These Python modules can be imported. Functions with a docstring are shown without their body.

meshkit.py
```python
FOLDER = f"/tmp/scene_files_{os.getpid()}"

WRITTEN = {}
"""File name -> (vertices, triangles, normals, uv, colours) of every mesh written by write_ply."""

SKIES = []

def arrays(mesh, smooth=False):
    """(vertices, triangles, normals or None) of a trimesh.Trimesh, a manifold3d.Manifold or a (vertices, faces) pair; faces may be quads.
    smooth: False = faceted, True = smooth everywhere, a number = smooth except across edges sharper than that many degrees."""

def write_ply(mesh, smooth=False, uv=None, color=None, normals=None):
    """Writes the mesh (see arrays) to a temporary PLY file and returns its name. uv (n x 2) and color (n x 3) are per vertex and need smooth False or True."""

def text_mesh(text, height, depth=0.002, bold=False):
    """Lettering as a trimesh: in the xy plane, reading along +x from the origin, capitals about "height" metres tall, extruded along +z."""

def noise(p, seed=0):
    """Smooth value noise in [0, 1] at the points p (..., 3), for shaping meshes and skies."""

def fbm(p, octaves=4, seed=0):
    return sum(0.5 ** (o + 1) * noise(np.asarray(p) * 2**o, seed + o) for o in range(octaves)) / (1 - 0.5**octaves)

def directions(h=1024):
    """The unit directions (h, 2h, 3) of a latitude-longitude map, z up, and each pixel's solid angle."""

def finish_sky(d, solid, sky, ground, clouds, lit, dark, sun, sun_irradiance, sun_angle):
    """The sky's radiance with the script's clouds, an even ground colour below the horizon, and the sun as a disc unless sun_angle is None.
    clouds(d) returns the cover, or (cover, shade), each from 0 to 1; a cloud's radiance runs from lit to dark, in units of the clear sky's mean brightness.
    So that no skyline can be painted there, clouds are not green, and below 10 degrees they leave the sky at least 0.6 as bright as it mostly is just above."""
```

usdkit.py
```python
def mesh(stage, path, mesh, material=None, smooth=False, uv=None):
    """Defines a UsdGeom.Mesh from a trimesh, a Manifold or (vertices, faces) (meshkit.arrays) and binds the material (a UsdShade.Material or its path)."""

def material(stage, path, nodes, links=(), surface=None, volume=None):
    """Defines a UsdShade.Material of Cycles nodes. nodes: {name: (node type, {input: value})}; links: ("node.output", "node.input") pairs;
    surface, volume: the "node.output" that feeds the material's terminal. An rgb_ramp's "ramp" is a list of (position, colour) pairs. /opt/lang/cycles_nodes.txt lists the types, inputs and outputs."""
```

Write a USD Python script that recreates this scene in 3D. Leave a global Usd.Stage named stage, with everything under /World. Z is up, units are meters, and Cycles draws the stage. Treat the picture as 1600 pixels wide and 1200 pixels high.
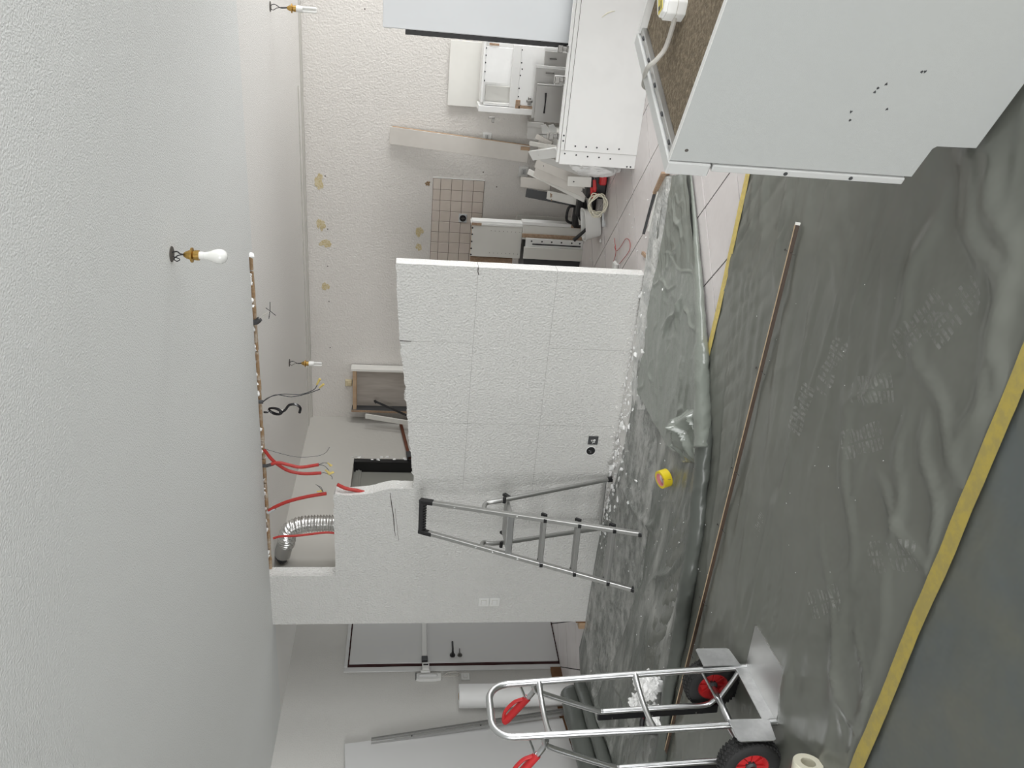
import math, random
import numpy as np, trimesh, usdkit, meshkit
from pxr import Usd, UsdGeom, UsdLux, Gf, Sdf, UsdShade
from shapely.geometry import Polygon, box as sbox
from shapely import affinity

stage = Usd.Stage.CreateInMemory()
UsdGeom.SetStageUpAxis(stage, UsdGeom.Tokens.z)
UsdGeom.SetStageMetersPerUnit(stage, 1.0)
world = UsdGeom.Xform.Define(stage, '/World')
stage.SetDefaultPrim(world.GetPrim())
UsdGeom.Scope.Define(stage, '/World/Looks')
rng = random.Random(7)
nrg = np.random.default_rng(7)

# ------------------------------------------------------------------ camera
# the phone was turned on its side: the picture's x axis runs down the room, its y axis runs from right to left
FPX = 1250.0
pitch, roll, yaw = np.radians([7.59, -1.713, -27.14])
C = np.array([0.0, -4.837, 1.530])
fw = np.array([np.sin(yaw)*np.cos(pitch), np.cos(yaw)*np.cos(pitch), -np.sin(pitch)])
_r = np.array([np.cos(yaw), -np.sin(yaw), 0.0]); _d = np.cross(fw, _r)
RIGHT = np.cos(roll)*_r + np.sin(roll)*_d
DOWN = -np.sin(roll)*_r + np.cos(roll)*_d
cam = UsdGeom.Camera.Define(stage, '/World/camera')
M = Gf.Matrix4d(*DOWN, 0, *RIGHT, 0, *(-fw), 0, *C, 1)
cam.AddTransformOp().Set(M)
cam.CreateHorizontalApertureAttr(36.0); cam.CreateVerticalApertureAttr(27.0)
cam.CreateFocalLengthAttr(36.0*FPX/1600); cam.CreateClippingRangeAttr(Gf.Vec2f(0.02, 100))
cam.CreateExposureAttr(0.0)

# ------------------------------------------------------------------ light: overcast daylight through the windows
dome = UsdLux.DomeLight.Define(stage, '/World/sky_light')
dome.CreateColorAttr(Gf.Vec3f(0.95, 0.98, 1.0)); dome.CreateIntensityAttr(0.55)

def window_light(name, pos, rot, w, h, inten, col=(0.99, 0.99, 0.985)):
    l = UsdLux.RectLight.Define(stage, '/World/' + name)
    l.AddTranslateOp().Set(Gf.Vec3d(*pos)); l.AddRotateXYZOp().Set(Gf.Vec3f(*rot))
    l.CreateWidthAttr(w); l.CreateHeightAttr(h); l.CreateIntensityAttr(inten); l.CreateColorAttr(Gf.Vec3f(*col))
    return l
XR, YB, HC = 2.5, -8.2, 2.5
window_light('window_light_terrace', (XR+0.18, -3.0, 1.25), (0, 90, 0), 2.2, 4.6, 4.6)
window_light('window_light_kitchen', (XR+0.18, 1.3, 1.25), (0, 90, 0), 2.3, 2.2, 12.5)
window_light('window_light_rear', (-1.2, YB-0.18, 1.3), (90, 0, 0), 3.2, 1.9, 13.5)

# ------------------------------------------------------------------ pixel of the photograph -> a point on a real plane
def ray(x, y): return fw + ((600-y)/FPX)*RIGHT + ((x-800)/FPX)*DOWN
def at(x, y, axis, val):
    k = ray(x, y); return C + k*((val-C[axis])/k[axis])
def floor_at(x, y, z=0.0): return at(x, y, 2, z)

# ------------------------------------------------------------------ mesh helpers
cat = trimesh.util.concatenate
def cbox(x0, y0, z0, x1, y1, z1, b=0.0):
    c = np.array([(x0+x1)/2, (y0+y1)/2, (z0+z1)/2]); h = np.abs(np.array([x1-x0, y1-y0, z1-z0]))/2
    b = min(b, h.min()*0.8)
    if b <= 0:
        m = trimesh.creation.box(h*2); m.apply_translation(c); return m
    P = []
    for sx in (-1, 1):
        for sy in (-1, 1):
            for sz in (-1, 1):
                s = np.array([sx, sy, sz])
                for k in range(3):
                    q = h - b; q = q.copy(); q[k] = h[k]; P.append(s*q)
    m = trimesh.convex.convex_hull(np.array(P)); m.apply_translation(c); return m
def frame(xa, ya, za, o):
    T = np.eye(4); T[:3, 0] = xa; T[:3, 1] = ya; T[:3, 2] = za; T[:3, 3] = o; return T
def nz(v): v = np.asarray(v, float); return v/np.linalg.norm(v)
def beam(p, q, w, t, side=(0, 0, 1), b=0.0):
    """board from p to q, width w along 'side', thickness t"""
    p, q = np.asarray(p, float), np.asarray(q, float); a = nz(q-p); s = np.asarray(side, float); s = nz(s - a*(s@a)); n = np.cross(a, s)
    L = np.linalg.norm(q-p); m = cbox(0, -w/2, -t/2, L, w/2, t/2, b); m.apply_transform(frame(a, s, n, p)); return m
def smooth_path(P, n=6):
    P = [np.asarray(p, float) for p in P]
    if len(P) < 3: return np.array(P)
    Q = [2*P[0]-P[1]] + P + [2*P[-1]-P[-2]]; out = []
    for i in range(1, len(Q)-2):
        a, b, c, d = Q[i-1:i+3]
        for t in np.linspace(0, 1, n, endpoint=False):
            out.append(0.5*((2*b)+(c-a)*t+(2*a-5*b+4*c-d)*t*t+(3*b-a-3*c+d)*t**3))
    out.append(P[-1]); return np.array(out)
def tube(P, r, seg=10, smooth=0, flat=1.0, flat_dir=None):
    P = smooth_path(P, smooth) if smooth else np.array([np.asarray(p, float) for p in P])
    n = len(P); R = np.full(n, r) if np.ndim(r) == 0 else np.interp(np.linspace(0, 1, n), np.linspace(0, 1, len(r)), r)
    T = np.gradient(P, axis=0); T /= np.linalg.norm(T, axis=1)[:, None] + 1e-12
    u = np.array(flat_dir if flat_dir is not None else ([0, 0, 1] if abs(T[0][2]) < 0.9 else [1, 0, 0]), float)
    V = []
    for i in range(n):
        if flat_dir is not None: u = np.array(flat_dir, float)
        u = u - T[i]*(u@T[i]); u /= np.linalg.norm(u) + 1e-12; w = np.cross(T[i], u)
        for k in range(seg):
            a = 2*np.pi*k/seg; V.append(P[i] + R[i]*(np.cos(a)*u*flat + np.sin(a)*w))
    F = []
    for i in range(n-1):
        for k in range(seg):
            a, b = i*seg+k, i*seg+(k+1) % seg; F += [[a, b, b+seg], [a, b+seg, a+seg]]
    V += [P[0], P[-1]]; c0, c1 = n*seg, n*seg+1
    for k in range(seg):
        F.append([c0, (k+1) % seg, k]); F.append([c1, (n-1)*seg+k, (n-1)*seg+(k+1) % seg])
    m = trimesh.Trimesh(np.array(V), np.array(F), process=False); return m
def lathe(prof, o=(0, 0, 0), axis=(0, 0, 1), seg=28):
    """prof: (radius, height) pairs, revolved about 'axis' at o"""
    z = nz(axis); x = nz(np.cross([0, 1, 0] if abs(z[1]) < 0.9 else [1, 0, 0], z)); y = np.cross(z, x); V, F = [], []
    for (r, h) in prof:
        for k in range(seg):
            a = 2*np.pi*k/seg; V.append(np.array(o)+r*(np.cos(a)*x+np.sin(a)*y)+h*z)
    for i in range(len(prof)-1):
        for k in range(seg):
            a, b = i*seg+k, i*seg+(k+1) % seg; F += [[a, b, b+seg], [a, b+seg, a+seg]]
    m = trimesh.Trimesh(np.array(V), np.array(F), process=False); m.merge_vertices(); m.update_faces(m.nondegenerate_faces()); return m
def prism(poly, o, xa, ya, depth):
    """extrude a shapely polygon in the plane (xa, ya) through o by depth along xa x ya"""
    m = trimesh.creation.extrude_polygon(poly, abs(depth), engine='earcut')
    za = np.cross(xa, ya)*np.sign(depth); T = frame(xa, ya, za, o); m.apply_transform(T)
    if depth < 0: m.invert()
    return m
def loft(A, B, nu, nv, zf):
    """surface between the edge lines A and B (x, y lists), zf(x, y, s, t) gives the height"""
    def res(L, n):
        L = np.array(L, float); d = np.r_[0, np.cumsum(np.linalg.norm(np.diff(L, axis=0), axis=1))]; s = np.linspace(0, d[-1], n)
        return np.stack([np.interp(s, d, L[:, k]) for k in (0, 1)], 1)
    a, b = res(A, nu), res(B, nu); t = np.linspace(0, 1, nv)[None, :, None]
    P = a[:, None]*(1-t) + b[:, None]*t
    S, Tt = np.meshgrid(np.linspace(0, 1, nu), np.linspace(0, 1, nv), indexing='ij')
    Z = zf(P[..., 0], P[..., 1], S, Tt)
    V = np.concatenate([P, Z[..., None]], -1).reshape(-1, 3); F = []
    i, j = np.meshgrid(np.arange(nu-1), np.arange(nv-1), indexing='ij'); q = (i*nv+j).ravel()
    F = np.concatenate([np.stack([q, q+1, q+nv+1], 1), np.stack([q, q+nv+1, q+nv], 1)])
    m = trimesh.Trimesh(V, F, process=False)
    if m.face_normals[:, 2].mean() < 0: m.invert()
    return m
def chunk(o, size, seed, jag=0.35):
    g = np.random.default_rng(seed); p = g.normal(size=(14, 3)); p /= np.linalg.norm(p, axis=1)[:, None]; p *= (1-jag*g.random((14, 1)))
    m = trimesh.convex.convex_hull(p*np.array(size)/2); m.apply_transform(trimesh.transformations.rotation_matrix(g.random()*6.28, [0, 0, 1])); m.apply_translation(-np.array([0, 0, m.bounds[0][2]])); m.apply_translation(o); return m
def crumple(c, sx, sy, sz, seed, n=3, k=1.0):
    m = trimesh.creation.icosphere(subdivisions=n+1); v = np.array(m.vertices)
    d = meshkit.fbm(v*2.2+seed, 3, seed); cre = np.abs(meshkit.fbm(v*3.5+9, 3, seed+1)-0.5)
    v = v*(0.65+0.35*(1-k)+k*(0.9*(d-0.3)+0.8*cre))[:, None]*np.array([sx, sy, sz]); v[:, 2] -= v[:, 2].min(); v[:, 2] = np.where(v[:, 2] < 0.15*sz, 0.3*v[:, 2], v[:, 2]); m.vertices = v+c; return m
def rot(m, deg, axis, o):
    m.apply_transform(trimesh.transformations.rotation_matrix(math.radians(deg), axis, o)); return m

# ------------------------------------------------------------------ scene tree helpers
used = {}
def numbered(path):
    k = used.get(path, 0); used[path] = k+1
    return path if k == 0 else f'{path}_{k:03d}'
base = {}
def keys(prim, label=None, category=None, group=None, kind=None):
    for k, v in (('label', label), ('category', category), ('group', group), ('kind', kind)):
        if v: prim.SetCustomDataByKey(k, v)
def thing(name, label, category, loc=(0, 0, 0), group=None, kind=None):
    p = numbered('/World/' + name); x = UsdGeom.Xform.Define(stage, p); x.AddTranslateOp().Set(Gf.Vec3d(*map(float, loc)))
    base[p] = np.array(loc, float); keys(x.GetPrim(), label, category, group, kind); return p
def obj(name, m, mat, parent=None, smooth=30, label=None, kind=None):
    p = numbered((parent or '/World') + '/' + name)
    if isinstance(m, (list, tuple)): m = cat(list(m))
    m = m.copy(); off = base.get(parent, np.zeros(3)) if parent else np.zeros(3)
    m.apply_translation(-off); base[p] = off
    g = usdkit.mesh(stage, p, m, MAT[mat], smooth=smooth)
    keys(g.GetPrim(), label, kind=kind); return p
def single(name, m, mat, label, category, group=None, kind=None, smooth=30):
    if isinstance(m, (list, tuple)): m = cat(list(m))
    b = m.bounds; loc = [(b[0][0]+b[1][0])/2, (b[0][1]+b[1][1])/2, b[0][2]]
    p = numbered('/World/' + name); mm = m.copy(); mm.apply_translation(-np.array(loc))
    g = usdkit.mesh(stage, p, mm, MAT[mat], smooth=smooth); UsdGeom.Xformable(g).AddTranslateOp().Set(Gf.Vec3d(*map(float, loc)))
    keys(g.GetPrim(), label, category, group, kind); base[p] = np.array(loc); return p
def struct(name, m, mat, label=None, parent=None, smooth=30):
    p = obj(name, m, mat, parent, smooth, label); stage.GetPrimAtPath(p).SetCustomDataByKey('kind', 'structure'); return p
def struct_group(name, label):
    p = '/World/' + name; x = UsdGeom.Xform.Define(stage, p); keys(x.GetPrim(), label, kind='structure'); base[p] = np.zeros(3); return p

# ------------------------------------------------------------------ materials
MAT = {}
def mat(name, color, rough=0.6, metal=0.0, bump=None, var=None, spec=None, coat=None, extra=None, stretch=None):
    """bump: (scale, distance, detail); var: (scale, second colour, low, high) noise mixed in; spec: IOR level"""
    n = {'p': ('principled_bsdf', {'base_color': color, 'roughness': rough, 'metallic': metal}), 'g': ('geometry', {})}; l = []
    if spec is not None: n['p'][1]['specular_ior_level'] = spec
    if coat: n['p'][1]['coat_weight'] = coat[0]; n['p'][1]['coat_roughness'] = coat[1]
    src = 'g.position'
    if stretch: n['mp'] = ('mapping', {'scale': stretch}); l.append(('g.position', 'mp.vector')); src = 'mp.vector'
    if bump:
        n['bn'] = ('noise_texture', {'scale': bump[0], 'detail': bump[2] if len(bump) > 2 else 3.0}); n['bb'] = ('bump', {'strength': 1.0, 'distance': bump[1]})
        l += [(src, 'bn.vector'), ('bn.fac', 'bb.height'), ('bb.normal', 'p.normal')]
    if var:
        n['vn'] = ('noise_texture', {'scale': var[0], 'detail': 5.0, 'roughness': 0.6}); n['vr'] = ('rgb_ramp', {'ramp': [(0, color), (var[2], color), (var[3], var[1]), (1, var[1])]})
        l += [(src, 'vn.vector'), ('vn.fac', 'vr.fac'), ('vr.color', 'p.base_color')]
    MAT[name] = usdkit.material(stage, '/World/Looks/' + name, n, l, surface='p.BSDF')

mat('wall_paper', (0.675, 0.67, 0.65), 0.85, bump=(70, 0.012, 2.0))
mat('plain_plaster', (0.60, 0.59, 0.565), 0.85, bump=(90, 0.003, 2.0))
mat('kitchen_paper', (0.675, 0.65, 0.618), 0.85, bump=(60, 0.006, 2.0))
mat('ceiling_paint', (0.76, 0.77, 0.755), 0.9, bump=(140, 0.003, 2.0))
mat('kitchen_ceiling_brightened', (0.80, 0.785, 0.755), 0.9, bump=(120, 0.003, 2.0))  # ceiling colour lightened to paint in the brighter kitchen light
mat('white_paint', (0.78, 0.78, 0.77), 0.5)
mat('smooth_plaster', (0.50, 0.485, 0.45), 0.8, bump=(25, 0.002))  # smooth cream plaster, darkened as well to paint in the side wall's dimness
mat('gypsum', (0.86, 0.86, 0.85), 0.9, bump=(220, 0.002))
mat('gypsum_dusty', (0.80, 0.785, 0.765), 0.95, bump=(90, 0.006, 5.0), var=(6, (0.62, 0.60, 0.58), 0.5, 0.7))
mat('joint_dark', (0.10, 0.09, 0.08), 0.9)
mat('tile_floor', (0.66, 0.615, 0.605), 0.35, bump=(14, 0.0015), var=(5, (0.71, 0.67, 0.66), 0.35, 0.65))
mat('tile_floor_light', (0.69, 0.65, 0.64), 0.38, bump=(14, 0.0015), var=(4, (0.64, 0.60, 0.59), 0.35, 0.65))
mat('mortar', (0.42, 0.41, 0.39), 0.9)
mat('grout', (0.04, 0.038, 0.036), 0.9)
mat('wall_tile', (0.58, 0.51, 0.45), 0.30, var=(9, (0.61, 0.545, 0.485), 0.4, 0.6))
mat('wall_tile_pale', (0.62, 0.555, 0.495), 0.30, var=(9, (0.59, 0.52, 0.47), 0.4, 0.6))
mat('grout_brown', (0.22, 0.18, 0.15), 0.9)
mat('white_laminate', (0.84, 0.84, 0.825), 0.35, var=(2.5, (0.81, 0.81, 0.795), 0.45, 0.6))
mat('cream_laminate', (0.73, 0.72, 0.68), 0.42, var=(3, (0.69, 0.68, 0.64), 0.4, 0.65))
mat('plank_beige', (0.60, 0.57, 0.53), 0.5, var=(5, (0.57, 0.54, 0.50), 0.4, 0.6))
mat('grey_laminate', (0.50, 0.49, 0.47), 0.45)
mat('grey_panel', (0.50, 0.515, 0.505), 0.45, bump=(400, 0.0004))
mat('edge_grey', (0.60, 0.605, 0.595), 0.45)
mat('appliance_white', (0.70, 0.72, 0.74), 0.4)
mat('chipboard', (0.15, 0.115, 0.075), 0.85, bump=(160, 0.003), var=(70, (0.33, 0.27, 0.185), 0.42, 0.75))
mat('chip_edge', (0.33, 0.22, 0.145), 0.85, var=(60, (0.45, 0.33, 0.23), 0.4, 0.7))
mat('wood_pale', (0.48, 0.34, 0.22), 0.7, var=(12, (0.40, 0.27, 0.17), 0.4, 0.65), stretch=(1, 1, 0.15))
mat('wood_grey', (0.46, 0.42, 0.38), 0.65, var=(7, (0.38, 0.34, 0.30), 0.4, 0.65), stretch=(3, 3, 0.4))
mat('strip_brown', (0.055, 0.031, 0.018), 0.6)
mat('wood_brown', (0.15, 0.066, 0.022), 0.6, var=(9, (0.20, 0.095, 0.035), 0.4, 0.65))
mat('wood_torn', (0.42, 0.28, 0.16), 0.9, bump=(60, 0.006), var=(18, (0.62, 0.55, 0.46), 0.45, 0.65))
mat('copper', (0.16, 0.055, 0.03), 0.45, metal=0.3)
mat('black', (0.012, 0.012, 0.013), 0.5)
mat('black_gloss', (0.012, 0.012, 0.014), 0.22)
mat('rubber', (0.02, 0.02, 0.02), 0.75, bump=(200, 0.0008))
mat('dark_grey', (0.06, 0.062, 0.065), 0.6)
mat('shutter_grey', (0.24, 0.24, 0.215), 0.55)
mat('aluminium', (0.72, 0.73, 0.74), 0.28, metal=1.0, bump=(300, 0.0002))
mat('aluminium_dull', (0.52, 0.52, 0.51), 0.42, metal=1.0, bump=(250, 0.0003))
mat('aluminium_plate', (0.70, 0.71, 0.72), 0.38, metal=1.0, var=(14, (0.58, 0.59, 0.60), 0.4, 0.6))
mat('foil', (0.78, 0.78, 0.77), 0.22, metal=1.0, bump=(120, 0.001))
mat('steel', (0.17, 0.165, 0.155), 0.35, metal=1.0)
mat('brass', (0.52, 0.33, 0.10), 0.30, metal=1.0)
mat('red_plastic', (0.52, 0.025, 0.028), 0.4)
mat('rebate_red', (0.035, 0.006, 0.006), 0.7)
mat('dark_red', (0.16, 0.012, 0.02), 0.5)
mat('red_conduit', (0.42, 0.035, 0.028), 0.5)
mat('yellow_tape', (0.66, 0.52, 0.14), 0.5, var=(40, (0.54, 0.42, 0.14), 0.4, 0.6))
mat('yellow_bright', (0.72, 0.56, 0.02), 0.4)
mat('tape_film', (0.44, 0.345, 0.075), 0.42, var=(28, (0.37, 0.30, 0.09), 0.4, 0.6), bump=(60, 0.001))
mat('label_yellow', (0.70, 0.58, 0.08), 0.5)
mat('white_plastic', (0.78, 0.78, 0.76), 0.4)
mat('cream_plastic', (0.74, 0.71, 0.58), 0.4)
mat('ivory_plastic', (0.62, 0.54, 0.36), 0.5)
mat('grey_plastic', (0.55, 0.57, 0.58), 0.45)
mat('cable_grey', (0.55, 0.53, 0.49), 0.5)
mat('paper_white', (0.80, 0.80, 0.79), 0.55)
mat('pink_print', (0.68, 0.25, 0.26), 0.6)
mat('cardboard', (0.50, 0.38, 0.25), 0.8)
mat('glue', (0.50, 0.40, 0.20), 0.6, var=(90, (0.62, 0.55, 0.38), 0.4, 0.6))
mat('stain_brown', (0.26, 0.17, 0.09), 0.8)
mat('door_white', (0.62, 0.62, 0.615), 0.4)
mat('film_green', (0.14, 0.146, 0.127), 0.24, spec=0.5, bump=(7, 0.006, 3.0), var=(1.6, (0.162, 0.168, 0.148), 0.4, 0.65))
mat('film_clean', (0.215, 0.232, 0.207), 0.20, spec=0.55, bump=(11, 0.008, 3.0))
mat('film_fold', (0.21, 0.228, 0.202), 0.13, spec=0.6, bump=(14, 0.006, 3.0))
mat('film_dusty', (0.15, 0.16, 0.145), 0.30, spec=0.5, bump=(16, 0.012, 4.0), var=(4.5, (0.42, 0.42, 0.40), 0.46, 0.72), stretch=(0.45, 1.6, 1))
mat('film_blue', (0.105, 0.118, 0.115), 0.28, spec=0.5, bump=(8, 0.007, 3.0), var=(2.5, (0.125, 0.13, 0.11), 0.4, 0.6))
mat('film_margin', (0.62, 0.62, 0.60), 0.4, bump=(35, 0.012, 4.0), var=(8, (0.42, 0.43, 0.42), 0.42, 0.6))
mat('film_roll', (0.095, 0.104, 0.093), 0.35, bump=(8, 0.006))
# dust prints: a thin chalky veil that lets the sheet show
MAT['dust_print'] = usdkit.material(stage, '/World/Looks/dust_print', {
    'g': ('geometry', {}), 'n': ('noise_texture', {'scale': 45.0, 'detail': 4.0}), 'r': ('rgb_ramp', {'ramp': [(0, (0, 0, 0)), (0.42, (0, 0, 0)), (0.66, (0.20, 0.20, 0.20)), (1, (0.24, 0.24, 0.24))]}),
    'd': ('diffuse_bsdf', {'color': (0.62, 0.62, 0.60)}), 't': ('transparent_bsdf', {}), 'm': ('mix_closure', {})},
    [('g.position', 'n.vector'), ('n.fac', 'r.fac'), ('r.color', 'm.fac'), ('t.BSDF', 'm.closure1'), ('d.BSDF', 'm.closure2')], surface='m.closure')
MAT['window_glass'] = usdkit.material(stage, '/World/Looks/window_glass', {
    't': ('transparent_bsdf', {}), 'g': ('glossy_bsdf', {'roughness': 0.02}), 'f': ('fresnel', {'IOR': 1.45}), 'm': ('mix_closure', {})},
    [('f.fac', 'm.fac'), ('t.BSDF', 'm.closure1'), ('g.BSDF', 'm.closure2')], surface='m.closure')
MAT['dust_veil'] = usdkit.material(stage, '/World/Looks/dust_veil', {
    'g': ('geometry', {}), 'n': ('noise_texture', {'scale': 9.0, 'detail': 8.0, 'roughness': 0.72}), 'r': ('rgb_ramp', {'ramp': [(0, (0, 0, 0)), (0.44, (0.04, 0.04, 0.04)), (0.62, (0.5, 0.5, 0.5)), (1, (0.7, 0.7, 0.7))]}),
    'd': ('diffuse_bsdf', {'color': (0.66, 0.66, 0.64)}), 't': ('transparent_bsdf', {}), 'm': ('mix_closure', {})},
    [('g.position', 'n.vector'), ('n.fac', 'r.fac'), ('r.color', 'm.fac'), ('t.BSDF', 'm.closure1'), ('d.BSDF', 'm.closure2')], surface='m.closure')
mat('bulb_white', (0.80, 0.80, 0.77), 0.12)

# ================================================================== THE SETTING
XL, YK, XK, XE = -5.75, 2.62, -4.27, -4.65     # door wall, kitchen wall, kitchen side wall, left end of the partition
PT = 0.105                                     # partition thickness
XP = -1.655                                    # free end of the partition

# floor: slab and diagonal tiles (each a part)
fl = struct_group('floor', 'pale square floor tiles laid diagonally')
obj('slab', cbox(XL-0.1, YB-0.1, -0.2, XR+0.1, YK+0.1, -0.0045), 'grout', fl)
TS = 0.4; a45 = math.sqrt(0.5); cnt = 0
def seen(x, y):
    return (x > -2.9 and y > -1.5 and x < 0.9) or (x < -4.45 and -1.6 < y < 1.6) or (x > -4.3 and y > 0.1 and x < 0.9) or (-4.7 < x < -2.8 and -0.55 < y < 0.3)
for i in range(-25, 25):
    for j in range(-25, 25):
        p = -0.67+(i+0.5)*0.5657; q = 0.17+(j+0.5)*0.5657       # x + y and y - x at the tile's centre
        x, y = (p-q)/2, (p+q)/2
        if not (XL-0.3 < x < XR+0.3 and -3 < y < YK+0.3) or not seen(x, y): continue
        g = TS/2-0.0045; dz = rng.uniform(-0.0008, 0.0008)
        poly = Polygon([(x-2*a45*g, y), (x, y-2*a45*g), (x+2*a45*g, y), (x, y+2*a45*g)]).intersection(sbox(XL, YB, XR, YK))
        if poly.area < 0.002: continue
        obj('tile', prism(poly, (0, 0, -0.008+dz), (1, 0, 0), (0, 1, 0), 0.008), rng.choice(['tile_floor', 'tile_floor_light']), fl, smooth=False); cnt += 1

# ceiling with the slot where the partition was broken away
ce = struct_group('ceiling', 'white textured ceiling with an open slot left by the demolished partition')
T0, T1 = HC, HC+0.2
obj('living_slab', cbox(XL-0.1, YB-0.1, T0, XR+0.1, 0.0, T1), 'ceiling_paint', ce)
obj('kitchen_slab', cbox(XL-0.1, PT, T0, XR+0.1, YK+0.1, T1), 'kitchen_ceiling_brightened', ce)
obj('corridor_slab', cbox(XL-0.1, 0.0, T0, -4.17, PT, T1), 'ceiling_paint', ce)
obj('window_side_slab', cbox(XP-0.01, 0.0, T0, XR+0.1, PT, T1), 'ceiling_paint', ce)
obj('slot_bed', cbox(-4.17, 0.0, T0+0.05, XP-0.01, PT, T1), 'wood_torn', ce)
m = []
x = -4.17
while x < XP-0.05:
    L = rng.uniform(0.06, 0.22); m.append(cbox(x, PT-0.012-rng.uniform(0, 0.012), T0-0.001-rng.uniform(0, 0.004), min(x+L, XP-0.02), PT+0.004, T0+0.05)); x += L+rng.uniform(-0.01, 0.02)
obj('torn_lath', m, 'wood_torn', ce, smooth=False)
m = []
for k in range(26):
    x = rng.uniform(-4.1, -1.75); m.append(chunk((x, rng.uniform(0.01, 0.05), T0-0.004), (rng.uniform(0.03, 0.09), 0.025, 0.035), 50+k))
obj('plaster_crumb', m, 'gypsum', ce, smooth=False, kind='stuff')
obj('slot_end', chunk((XP-0.005, 0.02, T0-0.03), (0.05, 0.05, 0.06), 5), 'gypsum', ce, smooth=False)

# walls
struct('wall_kitchen', cbox(XK-0.5, YK, 0, XR+0.1, YK+0.12, HC), 'kitchen_paper', 'white textured kitchen wall at the back')
struct('wall_left', cbox(XL-0.12, YB, 0, XL, YK+0.12, HC), 'plain_plaster', 'white wall with the entrance door')
struct('wall_back', [cbox(XL, YB-0.12, 0, -2.8, YB, HC), cbox(0.4, YB-0.12, 0, XR+0.1, YB, HC), cbox(-2.8, YB-0.12, 0, 0.4, YB, 0.35), cbox(-2.8, YB-0.12, 2.25, 0.4, YB, HC)], 'wall_paper', 'white wall behind the camera')
def wall_x(x, y0, y1, holes, t):
    ms, y = [], y0
    for (a, b, z0, z1) in holes:
        ms += [cbox(x, y, 0, x+t, a, HC)]; y = b
        if z0 > 0: ms.append(cbox(x, a, 0, x+t, b, z0))
        ms.append(cbox(x, a, z1, x+t, b, HC))
    ms.append(cbox(x, y, 0, x+t, y1, HC)); return cat(ms)
struct('wall_right', wall_x(XR, YB, YK+0.12, [(-5.3, -0.7, 0.12, 2.35), (0.2, 2.4, 0.12, 2.4)], 0.12), 'wall_paper', 'white wall with the daylight windows')
def window_at(n, o, ua, wd, z0, z1, nrm, lab):
    w = struct_group(f'window_{n}', lab); o = np.array(o); ua = np.array(ua); nrm = np.array(nrm)
    def bar(a0, a1, b0, b1, t=0.05): 
        p = o+ua*(a0+a1)/2+np.array([0, 0, b0]); q = o+ua*(a0+a1)/2+np.array([0, 0, b1]); return beam(p, q, a1-a0, t, ua)
    fr = [bar(0, 0.06, z0, z1), bar(wd-0.06, wd, z0, z1), bar(wd/2-0.04, wd/2+0.04, z0, z1), bar(0.06, wd-0.06, z0, z0+0.06), bar(0.06, wd-0.06, z1-0.06, z1)]
    obj('window_frame', fr, 'white_paint', w)
    for a0, a1 in ((0.06, wd/2-0.04), (wd/2+0.04, wd-0.06)): obj('pane', bar(a0, a1, z0+0.06, z1-0.06, 0.006), 'window_glass', w)
window_at(1, (XR+0.06, -5.3, 0), (0, 1, 0), 4.6, 0.12, 2.35, (1, 0, 0), 'terrace window in the right wall')
window_at(2, (XR+0.06, 0.2, 0), (0, 1, 0), 2.2, 0.12, 2.4, (1, 0, 0), 'kitchen window in the right wall')
window_at(3, (-2.8, YB-0.06, 0), (1, 0, 0), 3.2, 0.35, 2.25, (0, 1, 0), 'window behind the camera')

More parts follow.
